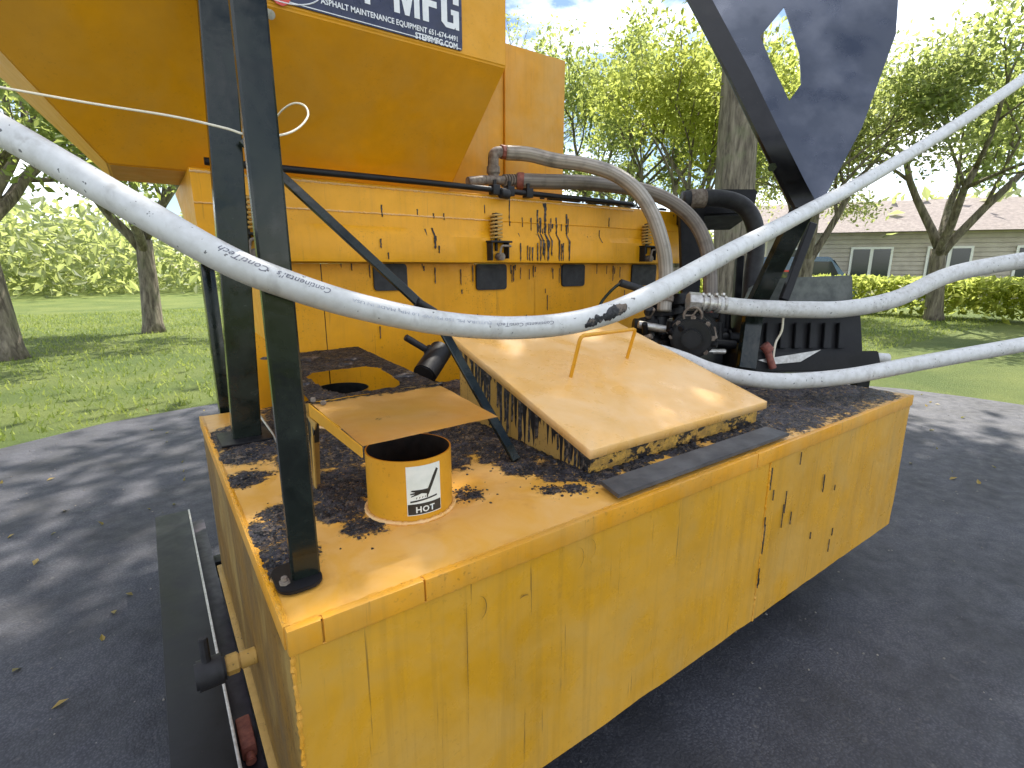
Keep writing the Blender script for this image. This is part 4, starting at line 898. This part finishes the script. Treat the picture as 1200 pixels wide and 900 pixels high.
# ---- plumbing on the left of the braided hoses
dD = PY(590, 180, 2.5)
e0 = PY(579, 214, 2.5); e1 = PY(578, 190, 2.5); e2 = PY(580, 180, 2.5); e3 = PY(588, 178, 2.5)
bm = B(); tube(bm, catmull([Vector((e0.x, 2.5, 1.985)), e1, e2, e3], 6), .030, 16); cyl(bm, e1+Vector((0, 0, -.06)), e1+Vector((0, 0, -.02)), .037, n=16, bev=.004); obj('pipe_elbow', bm, M['rust'], AP, 'grey brown iron pipe elbow rising from the body')
bm = B(); cyl(bm, e3-Vector((.01, 0, 0)), e3+Vector((.05, 0, 0)), .037, n=8, bev=.003); obj('pipe_union', bm, M['redrust'], AP)
d1 = PY(570, 213, 2.45); d2 = PY(606, 213, 2.45)
bm = B(); cyl(bm, PY(548, 213, 2.47), PY(568, 211, 2.47), .025, n=14, bev=.003)
for i in range(6): p_ = PY(590+i*3.0, 211.5, 2.47); cyl(bm, p_, p_+Vector((.010, 0, 0)), .034, n=16, bev=.002)
cyl(bm, PY(568, 211, 2.47), PY(612, 212, 2.47), .024, n=14); obj('threaded_coupling', bm, M['rust'], AP, 'ribbed hose coupling behind the control rod')
def hosepath(L_, dep0, dep1=None):
    n = len(L_); return [AT(x, y, d) for (x, y, d) in L_]
def hose(pts, r, mat, name, parent=None, label=None, n=20, k=10):
    bm = B(); tube(bm, catmull(pts, k), r, n); return obj(name, bm, M[mat], parent, label, True)
dA = (PY(592, 179, 2.5)-CAM).dot(FW)
hd = [(593, 179, dA), (620, 181, dA+.02), (650, 188, dA+.02), (685, 193, dA+.0), (718, 203, dA-.02), (745, 222, dA-.04), (764, 250, dA-.05), (776, 285, dA-.04), (780, 312, dA), (780, 338, dA), (778, 365, dA)]
hose(hosepath(hd, 0), .039, 'braid', 'braided_hose', AP, 'upper grey braided hose arching in front of the yellow body end')
dB = (PY(606, 212, 2.47)-CAM).dot(FW)
he = [(606, 212, dB), (640, 213, dB+.05), (680, 214, dB+.12), (722, 218, dB+.2), (760, 225, dB+.24), (792, 240, dB+.25), (815, 262, dB+.25), (828, 290, dB+.22), (832, 322, dB+.2), (832, 350, dB+.2), (830, 368, dB+.2)]
hose(hosepath(he, 0), .042, 'braid2', 'braided_hose', AP, 'lower brown braided hose curving down to the pump')
for (x, y, d) in ((780, 340, dA),): 
    bm = B(); cyl(bm, AT(x, y-3, d), AT(x-1, y+14, d), .046, n=16, bev=.003); obj('hose_ferrule', bm, M['rust'], AP)
bm = B(); cyl(bm, AT(831, 352, dB+.2), AT(829, 372, dB+.2), .05, n=8, bev=.004); obj('hose_ferrule', bm, M['redrust'], AP)
bm = B(); cyl(bm, AT(606, 212, dB), AT(614, 212.5, dB), .047, n=20, bev=.003); obj('hose_ferrule', bm, M['redrust'], AP)

# ---- pump group (px,py,depth tables)
DP = dA+.1
pump = B
def cy(bm, x0, y0, x1, y1, rpx, d=DP, d1=None, n=20, bev=.003): cyl(bm, AT(x0, y0, d), AT(x1, y1, d if d1 is None else d1), rpx*d/600, n=n, bev=bev)
bm = B(); p0 = AT(812, 392, DP-.10); s_ax = (FH*-.9+RT*-.35).normalized()
cyl(bm, p0+s_ax*.12, p0-s_ax*.22, .115, n=32, bev=.010); cyl(bm, p0+s_ax*.16, p0+s_ax*.121, .098, n=32, bev=.006); cyl(bm, p0+s_ax*.22, p0+s_ax*.161, .05, n=24, bev=.006)
pump = obj('pump', bm, M['black2'], AP, 'oily black pump with bolted round cover at the hoses')
s_, t_, _ = frame_of(s_ax)
for k in range(8):
    a = 2*math.pi*k/8; c_ = p0+(s_*math.cos(a)+t_*math.sin(a))*.104; bm = B(); cyl(bm, c_+s_ax*.1215, c_+s_ax*.142, .014, n=6, bev=.002); obj('bolt', bm, M['rust'], pump)
for k in range(5):
    bm = B(); c_ = p0-s_ax*(.0+.035*k); cyl(bm, c_+s_ax*.01, c_-s_ax*.0, .128, n=32, bev=.003); obj('cooling_fin', bm, M['black2'], pump)
bm = B(); cy(bm, 775, 352, 773, 402, 10); cy(bm, 775, 365, 775, 372, 16, n=8); cy(bm, 774, 384, 774, 391, 16, n=8); cy(bm, 742, 382, 775, 384, 9); cy(bm, 762, 400, 790, 412, 14)
obj('valve_body', bm, M['black2'], AP, 'black pipe valve standing left of the pump')
bm = B(); cy(bm, 798, 345, 800, 378, 11); cy(bm, 797, 350, 797.5, 358, 17, n=8); cy(bm, 798, 362, 798.5, 369, 17, n=8); cy(bm, 780, 354, 815, 356, 8); box_c = AT(792, 392, DP-.2)
obj('valve_body', bm, M['black2'], AP, 'black flanged valve above the pump')
bm = B(); c_ = AT(812, 370, DP-.22); tube(bm, [c_+(s_*math.cos(a)+t_*math.sin(a))*.045 for a in np.linspace(0, 2*math.pi, 28)], .007, 8)
for a in (0, 2.1, 4.2): cyl(bm, c_, c_+(s_*math.cos(a)+t_*math.sin(a))*.045, .005, n=8)
cyl(bm, c_, c_-s_ax*.12, .008, n=8); obj('valve_wheel', bm, M['rust'], AP, 'small round valve handwheel')
bm = B(); cy(bm, 829, 372, 829, 410, 9, DP+.1); cy(bm, 829, 386, 829, 392, 13, DP+.1, n=8); cy(bm, 829, 368, 829, 374, 14, DP+.1, n=6); obj('riser_pipe', bm, M['black2'], AP)
bm = B(); cy(bm, 748, 380, 790, 388, 4.5, DP-.1); cy(bm, 790, 412, 850, 412, 3, DP-.05); obj('thin_pipe', bm, M['alu'], AP)
R = random.Random(14); 
for k in range(30):
    bm = B(); x, y = R.uniform(755, 838), R.uniform(352, 412); d = DP-R.uniform(.0, .22); a = R.uniform(0, 3.1); l = R.uniform(6, 15)
    cy(bm, x, y, x+l*math.cos(a), y+l*math.sin(a), R.uniform(2.5, 6), d, d+R.uniform(-.05, .05), n=R.choice((6, 8, 14)), bev=.002); obj('pipe_fitting', bm, M[R.choice(('black2', 'black2', 'black2', 'rust'))], pump)
for (x0, y0, x1, y1, rp, dd) in ((846, 352, 842, 428, 6, .25), (853, 350, 851, 428, 4, .35), (762, 352, 766, 405, 6, -.02), (786, 398, 862, 404, 5, .12), (838, 378, 838, 425, 9, .2), (756, 372, 760, 400, 9, .06), (840, 395, 868, 396, 6, .2), (800, 380, 835, 378, 6, .2)):
    bm = B(); cy(bm, x0, y0, x1, y1, rp, DP+dd, n=14); mx, my = (x0+x1)/2, (y0+y1)/2; ux_, uy_ = (x1-x0)/100., (y1-y0)/100.; cy(bm, mx-ux_*6, my-uy_*6, mx+ux_*6, my+uy_*6, rp*1.5, DP+dd, n=8); obj('hydraulic_line', bm, M['black2'], AP)
# pump mount on the tank top
pm = AT(812, 415, DP); bm = B(); box(bm, pm.x-.22, pm.x+.25, pm.y-.18, pm.y+.18, 1.012, 1.05, .004); obj('pump_mount', bm, M['black2'], AP)
bm = B(); box(bm, pm.x-.12, pm.x+.14, pm.y-.10, pm.y+.12, 1.052, p0.z-.1, .006); obj('pump_pedestal', bm, M['black2'], AP)
# lever with grip
bm = B(); tube(bm, catmull([AT(701, 378, DP-.25), AT(703, 358, DP-.25), AT(714, 343, DP-.25), AT(726, 333, DP-.25), AT(735, 334, DP-.25)], 6), .008, 10); lv = obj('lever', bm, M['black'], AP, 'bent lever with a black rubber grip')
bm = B(); cyl(bm, AT(726, 331, DP-.25), AT(764, 343, DP-.2), .020, n=16, bev=.006); obj('grip', bm, M['rubber'], lv)
# black cylinder leaning near the flues
bm = B(); cyl(bm, PY(497, 440, 2.1), PY(517, 410, 2.2), .055, n=24, bev=.006); bc = obj('burner_tube', bm, M['black2'], AP, 'dark tilted cylinder between the shield and the hatch')
bm = B(); cyl(bm, PY(475, 395, 2.2), PY(510, 416, 2.2), .016, n=12, bev=.003); cyl(bm, PY(500, 409, 2.19), PY(513, 417, 2.19), .026, n=12, bev=.003); obj('burner_handle', bm, M['rubber'], bc)
bm = B(); box(bm, 1.0, 1.06, 2.04, 2.12, 1.002, 1.10, .004); obj('burner_mount', bm, M['black2'], AP)

# ---- engine frame at the right
DQ = DP+.45
def poly_plate(name, pxs, d, thick, mat, label=None, parent=AP, bev=.003, d2=None):
    pts = [AT(x, y, d if d2 is None else d2(x, y)) for x, y in pxs]; n_ = (pts[1]-pts[0]).cross(pts[2]-pts[0]).normalized()
    if n_.dot(FW) < 0: n_ = -n_
    bm = B(); prism(bm, pts, n_*thick, bev); return obj(name, bm, M[mat], parent, label)
bm = B(); b0 = AT(808, 252, DQ); b1 = AT(888, 222, DQ)
poly_plate('reservoir', [(803, 221), (889, 221), (883, 251), (806, 253)], DQ, .35, 'black2', 'black reservoir box in front of the thick tree trunk', bev=.012)
poly_plate('engine_frame_post', [(797, 246), (826, 248), (820, 345), (800, 345)], DQ-.02, .05, 'black2', 'wide black frame post left of the reservoir')
hb = [(800, 234, DQ-.15), (822, 232, DQ-.15), (848, 233, DQ-.15), (870, 241, DQ-.15), (883, 260, DQ-.15), (886, 290, DQ-.12), (881, 330, DQ-.1), (878, 375, DQ-.1), (876, 425, DQ-.1)]
hose(hosepath(hb, 0), .052, 'rubber', 'black_hose', AP, 'thick black hose arching over the reservoir')
bm = B(); cyl(bm, AT(808, 233, DQ-.15), AT(826, 232.4, DQ-.15), .058, n=20, bev=.004); obj('hose_ferrule', bm, M['rust'], AP)
# big black shroud plate, leaning back, with its folded edge and diamond cutout
def dpl(x, y): return 2.35-(y-120)*.0012*.0+(.0)*(x)
n_pl = (-FH*.80+RT*-.10+ZU*.42).normalized(); P0 = AT(900, 120, 2.55)
def onpl(px, py, off_=0.):
    d = ray(px, py); q_ = P0+n_pl*off_; return CAM+d*((q_-CAM).dot(n_pl)/d.dot(n_pl))
outer = [(806, -150), (806, 0), (852, 90), (884, 156), (913, 215), (926, 240), (962, 240), (1010, 150), (1050, 40), (1062, -150)]
hole_ = [(919, 8), (937, 62), (939, 98), (925, 118), (903, 72), (891, 42)]
bm = B(); fo = [bm.verts.new(onpl(*p)) for p in outer]; fi = [bm.verts.new(onpl(*p)) for p in hole_]
eo = [bm.edges.new((fo[i], fo[(i+1) % len(fo)])) for i in range(len(fo))]; ei = [bm.edges.new((fi[i], fi[(i+1) % len(fi)])) for i in range(len(fi))]
bmesh.ops.triangle_fill(bm, edges=eo+ei, use_beauty=True, use_dissolve=False)
ctr = sum((v.co for v in fi), Vector())/len(fi)
bad = [f for f in bm.faces if all(v in fi for v in f.verts)]
bmesh.ops.delete(bm, geom=bad, context='FACES_ONLY')
ex = bmesh.ops.extrude_face_region(bm, geom=bm.faces[:]); bmesh.ops.translate(bm, verts=[v for v in ex['geom'] if isinstance(v, bmesh.types.BMVert)], vec=-n_pl*.006)
q = NB('reflective_dark_plate'); M['shroud'] = q.fin(q.mix(q.ramp(q.noise(3.5, 5), .42, .62), (.07, .08, .105), (.12, .13, .16)), q.ramp(q.noise(5, 4), .35, .65, .22, .42), .8, q.bump(q.noise(1.2, 1), .5, .08))
sh = obj('shroud_plate', bm, M['shroud'], AP, 'large dark reflective plate with angular cutouts leaning at the upper right', False)
bm = B(); ed = [(806-2, -150), (806-2, 0), (852, 90), (884, 156), (915, 218), (930, 246)]
strip_ = []
for i in range(len(ed)-1):
    a_, b_ = onpl(*ed[i], .004), onpl(*ed[i+1], .004); a2, b2 = onpl(ed[i][0]+26, ed[i][1]-2, .004), onpl(ed[i+1][0]+26, ed[i+1][1]-2, .004)
    vs = [bm.verts.new(p) for p in (a_, b_, b2, a2)]; vt = [bm.verts.new(p+n_pl*.022) for p in (a_, b_, b2, a2)]
    bm.faces.new(vt); bm.faces.new(list(reversed(vs)))
    for k in range(4): bm.faces.new((vs[k], vs[(k+1) % 4], vt[(k+1) % 4], vt[k]))
bmesh.ops.remove_doubles(bm, verts=bm.verts, dist=.002)
obj('shroud_edge', bm, M['black2'], sh, None, 'auto')
bm = B(); cyl(bm, onpl(905, 196, .03), onpl(905, 196, .045), .02, n=6, bev=.002); obj('bolt', bm, M['black'], sh)
# frame arms below the plate
bm = B(); obox(bm, onpl(945, 236, -.03), AT(884, 360, 2.9), .10, .05, RT, .004); obox(bm, AT(884, 358, 2.9), AT(874, 432, 2.9), .10, .05, RT, .004); obj('frame_arm', bm, M['black'], AP, 'black arm running down from the tip of the dark plate')
bm = B(); obox(bm, AT(952, 262, 2.9), AT(918, 352, 2.9), .045, .04, RT, .004); obj('frame_arm', bm, M['black2'], AP)
bm = B(); obox(bm, AT(867, 300, DQ), AT(858, 430, DQ), .05, .04, RT, .004); obj('frame_arm', bm, M['black2'], AP)
poly_plate('battery_box', [(902, 326), (1000, 322), (1000, 356), (893, 358)], DP+.05, .3, 'green_steel', 'grey-green steel box above the white hose', bev=.008)
poly_plate('engine_block', [(878, 352), (1010, 352), (1014, 424), (868, 424)], DP+.15, .4, 'black2', 'dark engine block behind the white hose', bev=.02)
for i in range(7):
    poly_plate('engine_rib', [(882+i*17, 378), (890+i*17, 378), (889+i*17, 408), (880+i*17, 408)], DP+.12, .028, 'black2', bev=.003)
poly_plate('engine_tray', [(864, 413), (1030, 411), (1034, 434), (862, 436)], DP+.0, .5, 'black2', 'flat black tray under the engine', bev=.006)
bm = B(); prism(bm, [AT(888, 422, DP-.012), AT(962, 410, DP-.012), AT(938, 424, DP-.012), AT(905, 427, DP-.012)], FH*.006); obj('splash_plate', bm, M['alu'], AP)
bm = B(); cy(bm, 895, 404, 902, 412, 6, DP-.03); cy(bm, 899, 410, 906, 432, 4, DP-.03, n=12); obj('drain_plug', bm, M['redrust'], AP)
bm = B(); tube(bm, catmull([AT(918, 372, DP-.05), AT(916, 388, DP-.05), AT(909, 402, DP-.04), AT(906, 420, DP-.03)], 6), .006, 8); obj('clear_tube', bm, M['cream'], AP)
bm = B(); obox(bm, AT(880, 436, DP+.1), Vector((AT(880, 436, DP+.1).x, AT(880, 436, DP+.1).y, .3)), .08, .06, RT, .004); obox(bm, AT(1010, 434, DP+.1), Vector((AT(1010, 434, DP+.1).x, AT(1010, 434, DP+.1).y, .3)), .08, .06, RT, .004); obj('engine_leg', bm, M['black2'], AP)
# wheels and tongue so that the trailer stands on the ground
for (x, y) in ((1.3, 3.15), (2.3, 3.15), (1.3, 1.2), (2.3, 1.2)):
    yo = 3.35 if y > 2 else None
    if yo is None: continue
    bm = B(); cyl(bm, (x, yo, .36), (x, yo+.22, .36), .36, n=36, bev=.03); wh = obj('wheel', bm, M['rubber'], AP); bm = B(); cyl(bm, (x, yo-.006, .36), (x, yo+.226, .36), .2, n=24, bev=.01); obj('rim', bm, M['alu'], wh)
bm = B(); box(bm, .5, 3.1, 2.5, 3.28, .25, .615, .004); obj('chassis', bm, M['black2'], AP)
for xx in (.75, 2.4): bm = B(); box(bm, xx, xx+.08, 1.05, 1.13, .0, .30, .004); obj('jack_stand', bm, M['black2'], AP)

# ================================================================== LOOSE THINGS
# rubber bar on the tank top
bm = B(); prism(bm, [(.992, .965, 1.012), (.966, .872, 1.012), (1.865, .872, 1.012), (1.872, .967, 1.012)], (0, 0, .012), .0015); top(obj('rubber_strip', bm, M['mat']), 'flat black strip lying on the tank edge in front of the hatch', 'strip')
# white hoses
GH = 'white rubber hoses around the machine'
ha = [(-160, 60, .80), (40, 175, .80), (160, 245, .80), (263, 303, .82), (330, 331, .86), (420, 359, .95), (520, 379, 1.03), (610, 384, 1.08), (690, 374, 1.12), (760, 347, 1.18), (850, 298, 1.38), (938, 252, 1.68), (1040, 196, 2.0), (1160, 120, 2.3), (1300, 20, 2.6)]
HP = catmull(hosepath(ha, 0), 14)
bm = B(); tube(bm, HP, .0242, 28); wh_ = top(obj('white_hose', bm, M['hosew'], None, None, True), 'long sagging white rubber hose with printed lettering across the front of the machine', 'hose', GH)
# printed text on the hose (upside down)
HPn = [Vector(p) for p in HP]; SL = [0]
for i in range(1, len(HPn)): SL.append(SL[-1]+(HPn[i]-HPn[i-1]).length)
def s_of_px(px):
    best = None
    for p, s in zip(HPn, SL):
        d = p-CAM; x = 600+600*d.dot(RT)/d.dot(FW)
        if best is None or abs(x-px) < best[0]: best = (abs(x-px), s)
    return best[1]
def path_at(s):
    s = min(max(s, 0), SL[-1]-1e-4); i = int(np.searchsorted(SL, s, side='right'))-1; i = min(i, len(SL)-2)
    t = (s-SL[i])/(SL[i+1]-SL[i]); p = HPn[i].lerp(HPn[i+1], t); d0 = (HPn[min(i+1, len(HPn)-1)]-HPn[max(i-1, 0)]).normalized(); d1 = (HPn[min(i+2, len(HPn)-1)]-HPn[i]).normalized(); return p, d0.lerp(d1, t).normalized()
def hose_text(body, px_start, px_end, size, ctr_ang, mat, shear=.25, bold=0.):
    """runs from px_start (first letter, right) to px_end (last letter, left): letters stand on their heads"""
    me = text_mesh(body, size, shear, bold); a = arr(me); s0, s1 = s_of_px(px_start), s_of_px(px_end); k = abs(s1-s0)/(a[:, 0].max()-a[:, 0].min()); sg_ = -1 if s1 < s0 else 1; out = []
    for x, y, _ in a:
        p, d = path_at(s0+sg_*(x-a[:, 0].min())*k); tc = (CAM-p); tc = (tc-d*tc.dot(d)).normalized(); upv = d.cross(tc); upv = upv if upv.z > 0 else -upv
        th = ctr_ang-(y-size*.3)/.0242; out.append(p+(tc*math.cos(th)+upv*math.sin(th))*.0247)
    setarr(me, np.array([tuple(v) for v in out])); o = fin_mesh('lettering', me, M[mat], None); o.parent = wh_; o.matrix_parent_inverse = Matrix.Translation(-wh_.location); return o
hose_text("Continental's", 382, 320, .016, math.radians(32), 'ink', .4)
hose_text("ContiTech", 310, 254, .016, math.radians(30), 'ink', .4)
hose_text("FUTURA ML 150 PSI WP 1.0 MPa MADE IN USA", 575, 408, .0085, math.radians(22), 'inkf', 0)
hose_text("Continental ContiTech", 646, 580, .011, math.radians(16), 'ink', .15)
# tar blot on the hose
bm = B(); R = random.Random(2)
def blot(s0, s1, c0, wd, seed):
    for i in range(26):
        s = s0+(s1-s0)*i/25; p, d = path_at(s); tc = (CAM-p); tc = (tc-d*tc.dot(d)).normalized(); upv = d.cross(tc); upv = upv if upv.z > 0 else -upv
        e = wd*math.sqrt(max(.02, 1-((i-12.5)/13)**2))*(1+.35*fbm(i*.35, seed)); m = c0+.2*fbm(i*.2, seed+5)+.012*(i-12)
        yield [p+(tc*math.cos(m+e*k)+upv*math.sin(m+e*k))*(.0249+(.0008 if abs(k) < .9 else 0)) for k in np.linspace(-1, 1, 7)]
for s0, s1, c0, wd, sd in ((s_of_px(700), s_of_px(726), -.05, .55, 1), (s_of_px(681), s_of_px(698), -.35, .42, 9)):
    rr = [[bm.verts.new(p) for p in row] for row in blot(s0, s1, c0, wd, sd)]
    for i in range(len(rr)-1):
        for k in range(6): bm.faces.new((rr[i][k], rr[i][k+1], rr[i+1][k+1], rr[i+1][k]))
o = obj('tar_blot', bm, M['tar'], None, None, True); o.parent = wh_; o.matrix_parent_inverse = Matrix.Translation(-wh_.location)
hb_ = [(842, 357, DP-.2), (870, 360, DP-.2), (905, 362, DP-.2), (940, 363, DP-.2), (990, 362, DP-.2), (1050, 350, DP-.15), (1120, 320, DP-.1), (1230, 300, DP-.1)]
rtb = root('white_hose', 'white hose leaving the clamped pump fitting to the right above the engine tray', 'hose', AT(842, 357, DP-.2), GH)
hose(hosepath(hb_, 0), .045, 'hosew', 'hose_body', rtb)
bm = B(); cy(bm, 818, 354, 848, 357, 8.5, DP-.2, n=20); cy(bm, 806, 353, 820, 354, 11, DP-.2, n=8); fit = obj('hose_fitting', bm, M['alu'], rtb)
for x in (822, 829, 838, 846):
    bm = B(); cy(bm, x, 354.5+(x-820)*.08, x+3.4, 354.8+(x-820)*.08, 10.6, DP-.2, n=24, bev=.001); cy(bm, x+1.5, 343.5, x+1.5, 346.5, 2.5, DP-.22, n=6, bev=.001); obj('hose_clamp', bm, M['alu'], fit)
hc = [(740, 408, DP-.3), (770, 412, DP-.36), (800, 421, DP-.42), (830, 433, DP-.47), (862, 441, DP-.5), (900, 446, DP-.52), (940, 446, DP-.52), (1000, 440, DP-.5), (1080, 425, DP-.4), (1220, 400, DP-.3)]
bm = B(); tube(bm, catmull(hosepath(hc, 0), 12), .038, 24); top(obj('white_hose', bm, M['hosew'], None, None, True), 'lowest white hose lying behind the hatch lid', 'hose', GH)
hw = [(928, 366, DP+.6), (931, 385, DP+.6), (940, 402, DP+.6), (965, 415, DP+.6), (1040, 420, DP+.6)]
bm = B(); tube(bm, catmull(hosepath(hw, 0), 8), .035, 16); top(obj('white_hose', bm, M['hosew'], None, None, True), 'short piece of white hose hanging behind the engine at the right', 'hose', GH)
# cream wire loop
wl = [(-40, 95, .9), (100, 120, .9), (200, 136, .9), (263, 150, .9), (285, 157, .9), (310, 160, .92), (335, 157, .95), (352, 148, 1.0), (361, 135, 1.05), (357, 124, 1.1), (345, 121, 1.15), (332, 128, 1.2), (322, 140, 1.25)]
bm = B(); tube(bm, catmull(hosepath(wl, 0), 8), .0021, 8); top(obj('loose_wire', bm, M['cream'], None, None, True), 'thin cream wire curling in a loop in front of the hopper', 'wire')
